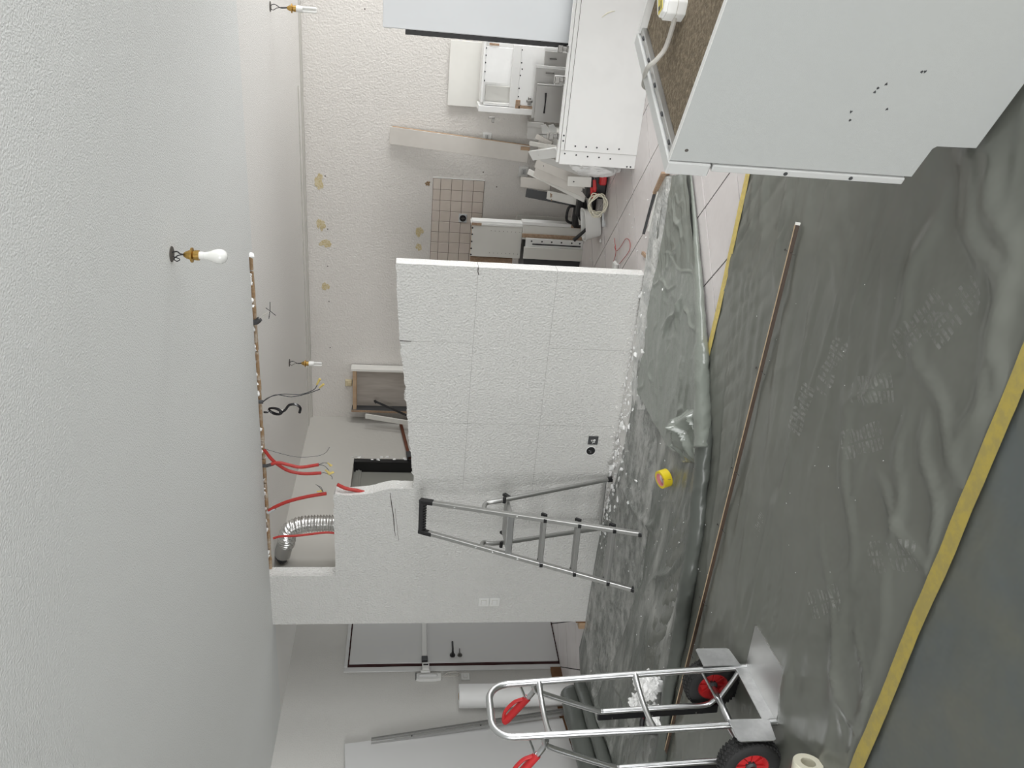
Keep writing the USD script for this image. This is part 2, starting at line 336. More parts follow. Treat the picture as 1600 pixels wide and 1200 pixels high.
# kitchen side wall: a thick wall with a serving niche
ws = struct_group('wall_left_kitchen', 'white side wall of the kitchen with a dark open niche')
N0, N1, NZ0, NZ1 = 1.292, 1.818, 1.25, 2.0
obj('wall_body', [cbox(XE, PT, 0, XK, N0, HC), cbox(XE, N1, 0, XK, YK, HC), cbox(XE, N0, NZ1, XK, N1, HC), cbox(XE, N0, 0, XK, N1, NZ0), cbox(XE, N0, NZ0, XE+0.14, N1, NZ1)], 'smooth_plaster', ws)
xn = XK-0.1
obj('niche_dark_gap', cbox(XK-0.22, N1-0.055, NZ0, XK-0.005, N1-0.002, NZ1-0.003), 'black', ws)  # solid black strip painting the dark gap beside the shutter
obj('niche_shutter', [cbox(xn-0.04, N0, NZ0, xn-0.02, N1, NZ1), cbox(xn-0.02, N0+0.002, NZ0, xn, N1-0.06, NZ0+0.06), cbox(xn-0.02, N0+0.002, NZ1-0.075, xn, N1-0.06, NZ1-0.02), cbox(xn-0.02, N0+0.002, NZ1-0.055, xn+0.01, N1-0.06, NZ1-0.045),
      cbox(xn-0.02, N0+0.14, NZ0+0.06, xn-0.01, N0+0.15, NZ1-0.1), cbox(xn-0.02, N0+0.16, NZ0+0.06, xn-0.013, N1-0.07, NZ1-0.09)], 'shutter_grey', ws)
m = []
for k in range(14): m.append(chunk((XK+0.001, rng.uniform(N1-0.02, N1+0.03), rng.uniform(1.45, 2.02)), (0.012, 0.04, 0.05), 90+k))
obj('chipped_edge', m, 'gypsum', ws, smooth=False, kind='stuff')

# the half demolished partition: gypsum blocks, each a part
wp = struct_group('wall_partition', 'half-demolished white gypsum block partition with a torn top edge')
def torn(x0, z0, x1, z1, n, amp, seed):
    g = np.random.default_rng(seed); t = np.linspace(0, 1, n+1)[1:-1]
    return [(x0+(x1-x0)*k+g.normal()*amp*0.4, z0+(z1-z0)*k+g.normal()*amp) for k in t]
top = [(XP, 1.610), (-2.175, 1.578), (-2.504, 1.536), (-2.777, 1.507), (-3.063, 1.477), (-3.335, 1.445)]
line = [top[0]]
for i in range(len(top)-1): line += torn(*top[i], *top[i+1], 12, 0.0035, i+1) + [top[i+1]]
outline = Polygon([(XP, 0), *line, (-3.36, 1.45), (-3.36, 0)]).buffer(0)
rows = [(0, 0.58, [XP, -2.20, -2.80, -3.36]), (0.58, 1.092, [XP, -2.80, -3.36]), (1.092, 1.8, [XP, -2.185, -2.80, -3.36])]
G = 0.0012
for z0, z1, xs in rows:
    for a, b in zip(xs[:-1], xs[1:]):
        for piece in [outline.intersection(sbox(b+(G if b > -3.3 else 0), z0+(G if z0 > 0 else 0), a-(G if a < -1.7 else 0), z1-(G if z1 < 1.7 else 0)))]:
            if piece.area > 0.001: obj('gypsum_block', prism(piece, (0, 0, 0), (1, 0, 0), (0, 0, 1), -PT), 'wall_paper', wp, smooth=False)
core = outline.buffer(-0.012)
obj('block_mortar', prism(core, (0, 0.002, 0), (1, 0, 0), (0, 0, 1), -(PT-0.004)), 'mortar', wp, smooth=False)
lm = [(-3.3612, 0), (-3.3612, 1.452), *torn(-3.36, 1.452, -3.356, 1.60, 5, 0.004, 11), (-3.356, 1.606), *torn(-3.356, 1.606, -3.40, 1.76, 5, 0.004, 12), (-3.405, 1.77), *torn(-3.405, 1.77, -3.43, 1.93, 5, 0.006, 13), (-3.42, 1.95), (-3.405, 2.005), (-3.44, 2.022), *torn(-3.44, 2.02, -4.166, 2.012, 20, 0.002, 14), (-4.166, 2.012), (-4.166, HC), (XE, HC), (XE, 0)]
obj('plastered_section', prism(Polygon(lm).buffer(0), (0, 0, 0), (1, 0, 0), (0, 0, 1), -PT), 'wall_paper', wp, smooth=False)
m = []
ln = np.array(line+[(-3.36, 1.46), (-3.36, 1.6), (-3.405, 1.77), (-3.43, 1.93), (-3.44, 2.02)])
for k in range(150):
    t = rng.uniform(0, len(ln)-1.001); i = int(t); p = ln[i]+(ln[i+1]-ln[i])*(t-i)
    m.append(chunk((p[0], rng.uniform(0.006, PT-0.01), p[1]-0.008), (rng.uniform(0.01, 0.035), rng.uniform(0.01, 0.03), rng.uniform(0.01, 0.02)), 200+k))
obj('broken_edge', m, 'gypsum', wp, smooth=False, kind='stuff')
p0, p1 = at(610, 770, 1, 0), at(618, 838, 1, 0)
obj('saw_cut', [tube([(p0[0]+(p1[0]-p0[0])*t, -0.0004, p0[2]+(p1[2]-p0[2])*t+0.002*math.sin(9*t)) for t in np.linspace(0, 1, 8)], [0.0015, 0.0035, 0.003, 0.0035, 0.001], 6), tube([(p0[0]-0.02+(p1[0]-p0[0])*t, 0.0, p0[2]-0.022+(p1[2]-p0[2])*t) for t in np.linspace(0.3, 1.05, 5)], 0.0012, 5)], 'joint_dark', wp)
obj('block_crack', [tube([(XP+0.0005-0.001, -0.0005, 1.094), (XP-0.03, -0.0005, 1.094), (XP-0.05, -0.0005, 1.087)], 0.003, 6), tube([(-2.185, -0.0004, 1.575), (-2.187, -0.0004, 1.53), (-2.186, -0.0004, 1.50)], 0.0025, 6)], 'joint_dark', wp)
m = [chunk((rng.uniform(-3.0, -1.75), -0.004, rng.uniform(0.0, 0.05)), (0.02, 0.012, 0.02), 400+k) for k in range(24)]
obj('chipped_foot', m, 'gypsum_dusty', wp, smooth=False, kind='stuff')

# baseboards
struct('baseboard_left', [cbox(XL, -0.75, 0, XL+0.014, 0.545, 0.10), cbox(XL, -3.2, 0, XL+0.014, -0.75, 0.10)], 'wood_brown', 'brown wooden baseboard under the white door wall')
struct('baseboard_corridor', [cbox(XE-0.014, 0.0, 0, XE, 1.8, 0.085)], 'wood_brown', 'brown baseboard along the corridor side of the partition end')
single('wooden_block', cbox(XE-0.075, -0.01, 0.0005, XE-0.0155, 0.045, 0.058, 0.004), 'wood_pale', 'short pale wooden block on the floor at the left end of the partition', 'block')
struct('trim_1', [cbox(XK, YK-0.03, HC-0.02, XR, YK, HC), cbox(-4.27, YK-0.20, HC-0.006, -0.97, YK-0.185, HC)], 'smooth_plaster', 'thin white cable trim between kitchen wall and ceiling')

# entrance door
dr = struct_group('door_1', 'white entrance door with black lever handle and security bar')
x0 = XL+0.001
obj('door_frame', [cbox(x0, 0.525, 0, x0+0.012, 0.582, 2.01, 0.003), cbox(x0, 0.578, 1.978, x0+0.022, 1.62, 2.01, 0.003), cbox(x0, 1.56, 0, x0+0.022, 1.62, 2.01, 0.003)], 'door_white', dr)
obj('door_gap', cbox(x0, 0.578, 0, x0+0.004, 1.56, 1.978), 'rebate_red', dr, label='dark red rebate round the door leaf')
obj('door_leaf', cbox(x0+0.004, 0.618, 0.012, x0+0.018, 1.55, 1.965, 0.002), 'door_white', dr)
hx = x0+0.018
obj('door_handle', [lathe([(0, 0), (0.026, 0), (0.026, 0.008), (0.011, 0.012), (0.010, 0.045), (0, 0.045)], (hx, 0.70, 1.014), (1, 0, 0), 20), tube([(hx+0.04, 0.70, 1.014), (hx+0.045, 0.74, 1.012), (hx+0.043, 0.83, 1.012)], 0.009, 8)], 'black', dr)
obj('door_lock', [lathe([(0, 0), (0.024, 0), (0.022, 0.008), (0.01, 0.01), (0.01, 0.02), (0, 0.02)], (hx, 0.70, 0.945), (1, 0, 0), 20), cbox(hx+0.015, 0.695, 0.942, hx+0.03, 0.76, 0.950, 0.002)], 'steel', dr)
sb = thing('security_bar', 'white horizontal security bar across the entrance door', 'door bar', (hx+0.02, 0.85, 1.26))
obj('bar', [cbox(hx, 0.66, 1.255, hx+0.03, 1.5, 1.30, 0.004), cbox(hx+0.03, 0.66, 1.267, hx+0.033, 1.5, 1.288)], 'white_plastic', sb)
obj('bar_lock', [cbox(hx, 0.615, 1.25, hx+0.04, 0.665, 1.305, 0.004)], 'dark_grey', sb)
obj('strike_plate', [cbox(x0+0.022, 0.50, 1.235, x0+0.06, 0.585, 1.30, 0.006), cbox(x0+0.0, 0.475, 1.225, x0+0.05, 0.505, 1.315, 0.006)], 'white_plastic', sb)
obj('strike_slot', cbox(x0+0.06, 0.545, 1.245, x0+0.062, 0.56, 1.29), 'black', sb)

# ================================================================== ELECTRICS ON THE WALLS
ic = thing('intercom_handset', 'white intercom handset hanging on the wall beside the entrance door', 'intercom', (XL+0.03, 0.44, 1.13))
pr = Polygon([(-0.028, 0.0), (0.028, 0.0), (0.036, 0.05), (0.036, 0.19), (0.026, 0.225), (-0.026, 0.225), (-0.036, 0.19), (-0.036, 0.05)])
obj('base', prism(pr, (XL+0.001, 0.445, 1.13), (0, 1, 0), (0, 0, 1), 0.03), 'white_plastic', ic)
obj('receiver', [cbox(XL+0.031, 0.425, 1.16, XL+0.055, 0.458, 1.335, 0.01)], 'door_white', ic)
obj('receiver_cap', cbox(XL+0.02, 0.412, 1.352, XL+0.045, 0.476, 1.36), 'dark_grey', ic)
pts = [(XL+0.02, 0.447, 1.13)]+[(XL+0.02+0.006*math.sin(k), 0.455+0.008*math.cos(k), 1.10-0.0015*k*2) for k in range(0, 46)]+[(XL+0.015, 0.47, 0.96)]
obj('coiled_cord', [tube(pts[:-1], 0.003, 6), tube([(XL+0.02, 0.448, 1.12), (XL+0.02, 0.49, 1.06), (XL+0.02, 0.495, 0.985), (XL+0.02, 0.47, 0.955), (XL+0.02, 0.45, 0.985), (XL+0.02, 0.447, 1.11)], 0.004, 6, 5)], 'cable_grey', ic)
def plate(name, label, c, nrm, up, w, h, group=None, style='switch'):
    """wall plate centred at c on a wall of normal nrm"""
    nrm = np.array(nrm, float); up = np.array(up, float); s = np.cross(up, nrm); c = np.array(c, float)
    t = thing(name, label, 'switch' if style == 'switch' else 'socket', c, group)
    def b(w, h, d0, d1, du=0, dv=0): 
        m = cbox(-w/2+du, -h/2+dv, d0, w/2+du, h/2+dv, d1, 0.002); m.apply_transform(frame(s, up, nrm, c)); return m
    obj('shadow_rim', b(w+0.005, h+0.005, 0.0005, 0.003), 'edge_grey', t); obj('cover_plate', b(w, h, 0.003, 0.010), 'white_plastic', t)  # wider grey layer paints the shadow gap round the cover
    if style == 'switch': obj('rocker_gap', b(w*0.56, h*0.51, 0.0095, 0.0104), 'cable_grey', t); obj('rocker', [b(w*0.5, h*0.45, 0.010, 0.014), b(w*0.46, h*0.2, 0.014, 0.0165, 0, h*0.1)], 'white_paint', t)
    else:
        obj('socket_well', [b(w*0.6, h*0.5, 0.0100, 0.0108)], 'edge_grey', t); obj('contact_hole', [b(0.006, 0.006, 0.0108, 0.0114, dx) for dx in (-0.012, 0, 0.012)], 'black', t)
    return t
plate('wall_switch', 'white square wall switch on the partition, the upper of the pair', (-4.43, 0, 0.862), (0, -1, 0), (0, 0, 1), 0.082, 0.082)
plate('wall_switch', 'white square wall switch on the partition, the lower of the pair', (-4.43, 0, 0.775), (0, -1, 0), (0, 0, 1), 0.082, 0.082)
plate('light_switch', 'white wall switch below the intercom by the entrance door', (XL, 0.455, 0.905), (1, 0, 0), (0, 0, 1), 0.075, 0.075)
c = at(818, 268, 1, YK); plate('wall_socket', 'white wall socket low on the kitchen wall above the pile of boards', (c[0], YK, c[2]), (0, -1, 0), (0, 0, 1), 0.09, 0.085, style='socket')
c = at(761, 214, 1, YK); plate('wall_socket', 'small white wall socket beside the leaning grey plank', (c[0], YK, c[2]), (0, -1, 0), (0, 0, 1), 0.075, 0.075, style='socket')
# open installation boxes in the partition
t = thing('socket_box', 'square open socket box with torn plaster low in the partition', 'socket', (-2.915, 0, 0.178))
obj('metal_frame', [cbox(-2.95, -0.004, 0.142, -2.88, 0.0, 0.214, 0.001)], 'dark_grey', t)
obj('plaster_rest', [chunk((-2.915+rng.uniform(-.018, .018), -0.006, 0.165+rng.uniform(-.012, .02)), (0.025, 0.008, 0.022), 500+k) for k in range(6)], 'gypsum', t, smooth=False)
obj('wire_end', [tube([(-2.92, -0.004, 0.17), (-2.91, -0.02, 0.185), (-2.90, -0.012, 0.2)], 0.0015, 5, 4), tube([(-2.91, -0.004, 0.18), (-2.925, -0.018, 0.19), (-2.93, -0.01, 0.2)], 0.0015, 5, 4)], 'steel', t)
t = thing('socket_box', 'round black open installation box beside the square socket box', 'socket', (-3.005, 0, 0.185))
obj('box_ring', lathe([(0.031, 0.0), (0.036, 0.004), (0.038, 0.0)], (-3.005, 0, 0.183), (0, -1, 0), 24), 'gypsum', t)
obj('box_cavity', lathe([(0, 0.0012), (0.032, 0.0015), (0.032, 0.0)], (-3.005, 0, 0.183), (0, -1, 0), 24), 'black', t)
obj('wire_end', [tube([(-3.005, -0.002, 0.18), (-3.0, -0.012, 0.19), (-2.995, -0.01, 0.2)], 0.002, 5, 4), tube([(-3.012, -0.002, 0.178), (-3.015, -0.012, 0.19)], 0.0018, 5)], 'aluminium', t)

# pendant lamps: bare bulbs on their wires
def ceiling_rose(t, c):
    obj('ceiling_hole', lathe([(0, 0.0), (0.032, 0.001), (0.033, 0.004), (0, 0.005)], (c[0], c[1], HC-0.004), (0, 0, 1), 20), 'joint_dark', t, label='dark opening in the ceiling')
def socket_parts(t, c, zt, s):
    obj('lamp_socket', lathe([(0, 0), (0.008*s, 0), (0.014*s, -0.008*s), (0.019*s, -0.02*s), (0.019*s, -0.045*s), (0.021*s, -0.046*s), (0.021*s, -0.062*s), (0, -0.062*s)], (c[0], c[1], zt), (0, 0, 1), 20), 'brass', t)
    obj('socket_ring', lathe([(0.02*s, -0.028*s), (0.031*s, -0.03*s), (0.031*s, -0.036*s), (0.02*s, -0.04*s)], (c[0], c[1], zt), (0, 0, 1), 20), 'brass', t)
c = floor_at(268, 397, HC); zt = 2.452
t = thing('pendant_bulb', 'frosted pear-shaped light bulb in a brass socket hanging from the near ceiling', 'lamp', (c[0], c[1], 2.28))
ceiling_rose(t, c); obj('wire', [tube([(c[0]+0.006, c[1], HC), (c[0]+0.012, c[1], 2.478), (c[0]+0.003, c[1], 2.465), (c[0], c[1], zt-0.004)], 0.003, 6, 5), tube([(c[0]-0.008, c[1], HC), (c[0]-0.02, c[1], 2.47), (c[0]-0.03, c[1], 2.482), (c[0]-0.02, c[1], 2.492), (c[0]-0.005, c[1], 2.475), (c[0], c[1], zt)], 0.0022, 6, 5)], 'black', t)
socket_parts(t, c, zt, 1.0)
obj('socket_collar', lathe([(0, 0), (0.016, 0), (0.016, -0.018), (0, -0.018)], (c[0], c[1], zt-0.06), (0, 0, 1), 20), 'white_plastic', t)
obj('glass_bulb', lathe([(0.0145, -0.0), (0.015, -0.012), (0.018, -0.025), (0.026, -0.045), (0.031, -0.062), (0.030, -0.078), (0.023, -0.092), (0.012, -0.099), (0.0, -0.101)], (c[0], c[1], zt-0.074), (0, 0, 1), 28), 'bulb_white', t, smooth=60)
def cfl(px, zt, ze, lab):
    c = floor_at(*px, HC); t = thing('pendant_bulb', lab, 'lamp', (c[0], c[1], ze)); s = 0.95
    ceiling_rose(t, c); obj('wire', [tube([(c[0]+0.004, c[1], HC), (c[0]+0.016, c[1], HC-0.03), (c[0]-0.004, c[1], HC-0.07), (c[0], c[1], zt-0.004)], 0.0025, 6, 5), tube([(c[0]-0.012, c[1], HC), (c[0]-0.02, c[1], HC-0.02), (c[0]-0.004, c[1], HC-0.05), (c[0]+0.003, c[1], zt-0.004)], 0.002, 6, 5)], 'black', t)
    socket_parts(t, c, zt, s); z1 = zt-0.06*s
    obj('ballast', lathe([(0, 0), (0.017, 0), (0.021, -0.006), (0.021, -0.04), (0.018, -0.046), (0, -0.046)], (c[0], c[1], z1), (0, 0, 1), 20), 'white_plastic', t)
    for dx, dy in ((-.011, -.006), (.011, -.006), (0, .012)): obj('light_tube', tube([(c[0]+dx, c[1]+dy, z1-0.045), (c[0]+dx, c[1]+dy, ze+0.008), (c[0]+dx*.8, c[1]+dy*.8, ze)], [0.0085, 0.0085, 0.0085, 0.006], 10), 'white_plastic', t)
cfl((422, 10), 2.39, 2.195, 'energy-saving tube bulb in a brass socket above the tall white appliance')
cfl((452, 567), 2.40, 2.232, 'energy-saving tube bulb in a brass socket hanging far back above the partition')

# wires out of the ceiling slot
def P(x, y, Y=0.05): return at(x, y, 1, Y)
def path(pts, Y=0.05): return [P(a, b, Y) for a, b in pts]
t = thing('loose_wire', 'short stiff wire with four splayed ends sticking out of a black conduit in the slot', 'wire', P(400, 503))
obj('conduit_stub', [tube([(P(398, 503)[0]-0.01, 0.055, 2.53), (P(398, 503)[0], 0.05, 2.49), P(406, 498)], 0.018, 10, 4)], 'dark_grey', t)
obj('stem', tube(path([(400, 501), (412, 492), (422, 486)]), 0.003, 6), 'cable_grey', t)
for e in ((422, 472), (431, 493), (420, 498), (415, 481)): obj('wire_end', tube(path([(422, 486), e]), 0.0022, 5), 'black', t)
t = thing('loose_wire', 'two thin grey wires with yellow taped ends curling from the ceiling slot', 'wire', P(409, 629))
for i, q in enumerate(([(409, 629), (420, 621), (440, 616), (470, 616), (490, 609), (496, 601)], [(409, 629), (430, 617), (455, 620), (480, 615), (500, 608)])): obj('wire_strand', tube(path(q), 0.003, 6, 5), 'dark_grey', t)
obj('taped_end', tube(path([(495, 601), (500, 592)]), [0.006, 0.009], 8), 'yellow_tape', t); obj('taped_end', tube(path([(499, 606), (506, 600)]), [0.006, 0.008], 8), 'yellow_tape', t)
obj('conduit_stub', tube([(P(407, 628)[0], 0.05, 2.54), P(411, 628)], 0.013, 8), 'dark_grey', t)
t = thing('cable_coil', 'coiled black cable hanging under the ceiling slot', 'cable', P(417, 644))
cc = P(430, 643); pts = [P(412, 644), P(418, 644)]
for k in range(44): a = k*0.45; pts.append(cc+np.array([0.022*math.sin(a)+0.002*math.sin(k), 0.02*math.cos(a)+0.001*k*0.3, 0.045*math.cos(a)]))
obj('coil', tube(pts, 0.0065, 7, 2), 'black_gloss', t)
obj('tail', tube(path([(437, 645), (445, 641), (452, 633), (462, 632), (469, 637), (468, 645)]), 0.009, 8, 5), 'black_gloss', t)
obj('cable_tie', tube(path([(438, 640), (446, 643)]), 0.006, 6), 'cable_grey', t)
t = thing('loose_wire', 'single thin bare wire bending in a long arc below the slot', 'wire', P(413, 701)); obj('strand', tube(path([(413, 701), (440, 709), (465, 714), (492, 713), (508, 708), (515, 699)]), 0.0016, 5, 5), 'dark_grey', t)
def conduit(lab, q, Y=0.05, r=0.0115, wires=(), tape=()):
    t = thing('red_conduit', lab, 'cable conduit', P(*q[0], Y)); obj('conduit_tube', tube(path(q, Y), r, 10, 6), 'red_conduit', t)
    for w in wires: obj('wire_end', tube(path(w, Y), 0.002, 5, 4), 'dark_grey', t)
    for w in tape: obj('taped_end', [tube(path(w, Y), [0.005, 0.012, 0.006], 8), chunk(P(*w[-1], Y)-np.array([0, 0, 0.012]), (0.035, 0.02, 0.03), 31)], 'yellow_tape', t, smooth=False)
conduit('red conduit sagging lowest from the slot, with yellow taped wires at its end', [(413, 703), (424, 717), (436, 727), (452, 736), (475, 740), (502, 739)], 0.06, wires=[[(502, 739), (508, 739), (518, 744), (519, 749)]], tape=[[(508, 734), (515, 740), (520, 739)]])
conduit('red conduit just above the lowest one, three thin wires fanned out of its end', [(424, 725), (436, 723), (450, 726), (470, 730), (498, 726)], 0.04, wires=[[(498, 726), (506, 723), (514, 724)], [(498, 726), (507, 728), (514, 735)]], tape=[[(512, 723), (517, 728)]])
conduit('red conduit in the middle, a yellow tape flag standing off its end', [(420, 798), (432, 791), (452, 783), (480, 776), (510, 771)], 0.05, 0.0125, wires=[[(505, 769), (498, 760), (493, 757)], [(505, 769), (502, 762), (497, 759)]], tape=[[(495, 768), (502, 768)]])
obj('grey_sleeve', tube(path([(418, 801), (424, 797), (430, 794)], 0.05), 0.014, 10), 'grey_plastic', '/World/red_conduit_002')
conduit('short red conduit standing out of the broken top of the partition', [(527, 757), (540, 763), (556, 766), (576, 771), (590, 775)], 0.04, 0.013)
conduit('red conduit crossing in front of the silver duct', [(427, 841), (440, 838), (465, 837), (490, 834), (510, 832), (523, 833), (540, 836)], 0.05, 0.0085)
for (x, y, lab) in ((418, 728, 'grey pipe stub beside the two upper red conduits in the slot'),):
    single('pipe_stub', tube([(P(x, y)[0], 0.05, 2.54), P(x-2, y), P(x+9, y-3)], 0.012, 8), 'dark_grey', lab, 'pipe')
t = thing('exhaust_duct', 'corrugated silver aluminium exhaust duct behind the partition', 'duct', at(520, 818, 1, 0.27))
D = lambda x, y: at(x, y, 1, 0.27)
pp = smooth_path([D(438, 868), D(447, 850), D(449, 836), D(456, 826), D(472, 820), D(495, 818), D(520, 818), D(560, 818)], 14)
d = np.r_[0, np.cumsum(np.linalg.norm(np.diff(pp, axis=0), axis=1))]; s = np.arange(0, d[-1], 0.004); pp = np.stack([np.interp(s, d, pp[:, k]) for k in range(3)], 1)
i0 = int(np.searchsorted(s, 0.12))
obj('corrugated_hose', tube(pp[i0:], 0.062+0.007*np.sin(s[i0:]*2*np.pi/0.022), 24), 'foil', t, smooth=60)
obj('collar', tube([at(441, 868, 1, 0.27), at(445, 852, 1, 0.27), at(449, 842, 1, 0.27)], 0.062, 24), 'aluminium_dull', t, label='smooth grey metal collar of the duct')
obj('collar_gap', tube([at(437, 871, 1, 0.27), at(440.5, 869, 1, 0.27)], 0.06, 20), 'black', t)

# wall marks
def blob(c, s, seed, mt='glue', n=16):
    g = np.random.default_rng(seed); ms = []
    for k in range(n):
        a = g.random()*6.28; r = g.random()**0.6; q = [(math.cos(b)*s[0]*0.16*(0.7+0.6*g.random()), math.sin(b)*s[1]*0.16*(0.7+0.6*g.random())) for b in np.linspace(0, 6.28, 9)[:-1]]
        ms.append(prism(affinity.translate(Polygon(q), c[0]+r*s[0]*0.38*math.cos(a), c[2]+r*s[1]*0.4*math.sin(a)), (0, YK-0.0002, 0), (1, 0, 0), (0, 0, 1), 0.0015+0.001*g.random()))
    return ms
for k, ((x, y), s, lab) in enumerate([((499, 284), (0.15, 0.09), 'yellow glue patch nearest the leaning plank, under the ceiling'), ((501, 351), (0.12, 0.09), 'yellow glue patch just right of the round one, under the ceiling'), ((508, 381), (0.11, 0.11), 'round yellow glue patch under the ceiling on the kitchen wall'), ((509, 448), (0.09, 0.08), 'yellow glue patch furthest left under the ceiling'), ((655, 363), (0.10, 0.08), 'pale yellow glue smear just above the wall tiles'), ((654, 386), (0.08, 0.06), 'pale yellow glue smear above the left end of the wall tiles')]):
    single('glue_patch', blob(at(x, y, 1, YK), s, 600+k, n=22), 'glue', lab, 'glue stain', smooth=False)
single('plaster_hole', blob(at(669, 287, 1, YK), (0.05, 0.06), 640, n=10), 'stain_brown', 'brown hole in the plaster above the tile corner', 'wall damage', smooth=False)
m = [lathe([(0, 0.001), (0.006, 0.001), (0.006, 0)], at(x, y, 1, YK), (0, -1, 0), 10) for x, y in ((570, 14), (508, 275), (512, 358), (512, 416), (514, 471), (516, 543), (776, 292), (755, 269))]
obj('drill_hole', m, 'joint_dark', '/World/wall_kitchen'); keys(stage.GetPrimAtPath('/World/wall_kitchen/drill_hole'), kind='stuff')

# wall tiles above the former worktop
ws2 = thing('wall_tile_panel', 'patch of beige square wall tiles on the kitchen wall', 'wall tiles', (-2.1, YK, 0.857))
obj('grout_bed', cbox(-2.72, YK-0.006, 0.856, -1.709, YK-0.0005, 1.332), 'grout_brown', ws2)
zs = [0.857, 0.957, 1.058, 1.159, 1.260, 1.330]
for i in range(10):
    for j in range(5):
        xa, xb = -1.711-(i+1)*0.101, -1.711-i*0.101
        obj('tile', cbox(xa+0.002, YK-0.010-rng.uniform(0, 0.001), zs[j]+0.002, xb-0.002, YK-0.004, zs[j+1]-0.002, 0.0015), rng.choice(['wall_tile', 'wall_tile_pale']), ws2, smooth=False)
obj('edge_strip', cbox(-1.709, YK-0.010, 0.85, -1.700, YK-0.0005, 1.333), 'white_plastic', ws2, label='white plastic edge strip')
t = thing('tile_socket', 'open black socket insert in the middle of the beige wall tiles', 'socket', (-2.07, YK-0.01, 1.04))
obj('frame', cbox(-2.11, YK-0.018, 1.00, -2.03, YK-0.0115, 1.076, 0.003), 'grey_plastic', t)
obj('insert', lathe([(0.0, 0.006), (0.018, 0.006), (0.02, 0.002), (0.03, 0.002), (0.031, 0.0)], (-2.07, YK-0.018, 1.038), (0, -1, 0), 20), 'black_gloss', t)
obj('contact', [cbox(-2.072, YK-0.026, 1.02, -2.066, YK-0.0235, 1.055), cbox(-2.085, YK-0.026, 1.035, -2.055, YK-0.0235, 1.041)], 'steel', t)

# ================================================================== FLOOR COVERINGS
def ridge(x, y, a, b, w, h):
    a, b = np.array(a[:2]), np.array(b[:2]); d = b-a; L = d@d; t = np.clip(((x-a[0])*d[0]+(y-a[1])*d[1])/L, 0, 1)
    wob = min(0.02, 0.05*math.sqrt(L))*np.sin(t*9+a[0]*7)
    px, py = x-(a[0]+t*d[0])-wob*d[1]/math.sqrt(L), y-(a[1]+t*d[1])+wob*d[0]/math.sqrt(L); r = np.hypot(px, py)
    return h*(0.55*np.clip(1-r/(w*1.7), 0, 1)**1.15+0.45*np.exp(-(r/w)**2))*np.sin(np.pi*np.clip(t*0.9+0.05, 0, 1))**0.5
def fb(x, y, sx, sy, seed, oct=4): return meshkit.fbm(np.stack([x*sx, y*sy, np.zeros_like(x)+seed*3.1], -1), oct, seed)-0.5
foldsA = [((1515, 245), (1575, 500), .03, .016), ((1545, 240), (1600, 440), .035, .018), ((1500, 240), (1545, 480), .02, .009), ((1430, 520), (1520, 770), .022, .012), ((1370, 740), (1465, 925), .02, .012), ((1450, 640), (1470, 880), .02, .011),
          ((1240, 300), (1215, 430), .015, .006), ((1200, 290), (1150, 430), .015, .007), ((1170, 350), (1130, 480), .015, .007), ((1320, 620), (1340, 920), .02, .009), ((1410, 560), (1330, 640), .03, .010), ((1560, 560), (1500, 720), .025, .010), ((1290, 820), (1320, 1150), .014, .008), ((1300, 1050), (1365, 1195), .012, .008), ((1345, 950), (1360, 1190), .010, .008), ((1480, 300), (1400, 520), .03, .010), ((1420, 640), (1400, 860), .02, .008), ((1580, 400), (1560, 620), .03, .012)]
foldsA = [(floor_at(*a), floor_at(*b), w, h*1.5) for a, b, w, h in foldsA]
cr0, cr1 = floor_at(1365, 275), floor_at(1165, 985)
def zA(x, y, s, t):
    u, v = x*0.55+y*0.84, x*0.84-y*0.55
    z = 0.008+0.012*np.maximum(fb(x, y, 2.2, 3.5, 1)+0.15, 0)+0.010*np.clip(0.16-np.abs(fb(u, v, 2.6, 0.8, 5, 2)), 0, 1)*np.clip(fb(x, y, 1.2, 1.2, 6)+0.4, 0, 1)*6*0.5+0.006*np.clip(0.10-np.abs(fb(u+v*0.4, v, 6, 2.2, 7, 2)), 0, 1)*8*np.clip(fb(x, y, 1.6, 1.6, 8)+0.2, 0, 1)
    for k, (a, b, h, w) in enumerate(((0.9, 5.5, 0.010, 0.07), (1.6, 12, 0.006, 0.08))): z = z+h*np.clip(1-np.abs(fb(x+0.35*y, y-0.25*x, a, b, 11+k, 2))/w, 0, 1)*np.clip(fb(x, y, 1.3, 1.3, 14+k)+0.42, 0, 1)*1.6
    for f in foldsA: z = z+ridge(x, y, *f)
    z = z+ridge(x, y, cr0, cr1, 0.008, 0.005)
    band = np.clip((y+2.0)/0.5, 0, 1)                                # short slanting creases near the far tape
    z = z+0.011*band*np.abs(np.sin((x*0.8+y)*26+4*fb(x, y, 2, 2, 3)))*np.clip(fb(x, y, 3, 3, 4)+0.45, 0, 1)
    e = np.minimum(np.clip((y+3.2)/0.06, 0, 1), np.clip((-1.29-y)/0.06, 0, 1)); return 0.006+(z-0.006)*(0.25+0.75*e)
SA = single('plastic_sheet', loft([(-6.0+0.26, -1.29), (1.9, -1.29)], [(-5.74, -3.215), (1.9, -3.215)], 460, 150, zA), 'film_green', 'wide grey-green plastic floor sheet between the two yellow tape lines', 'plastic sheet', smooth=True)
def zC(x, y, s, t): return 0.006+0.012*np.maximum(fb(x, y, 2.0, 3.0, 21)+0.12, 0)*np.clip(t*20, 0, 1)+0.005*np.clip(t*20, 0, 1)*np.maximum(fb(x, y, 9, 12, 22), -0.3)+0.004*np.clip(t*20, 0, 1)*np.abs(np.sin(x*22+6*fb(x, y, 2, 2, 24)))*np.clip(fb(x, y, 1.5, 1.5, 23)+0.2, 0, 1)
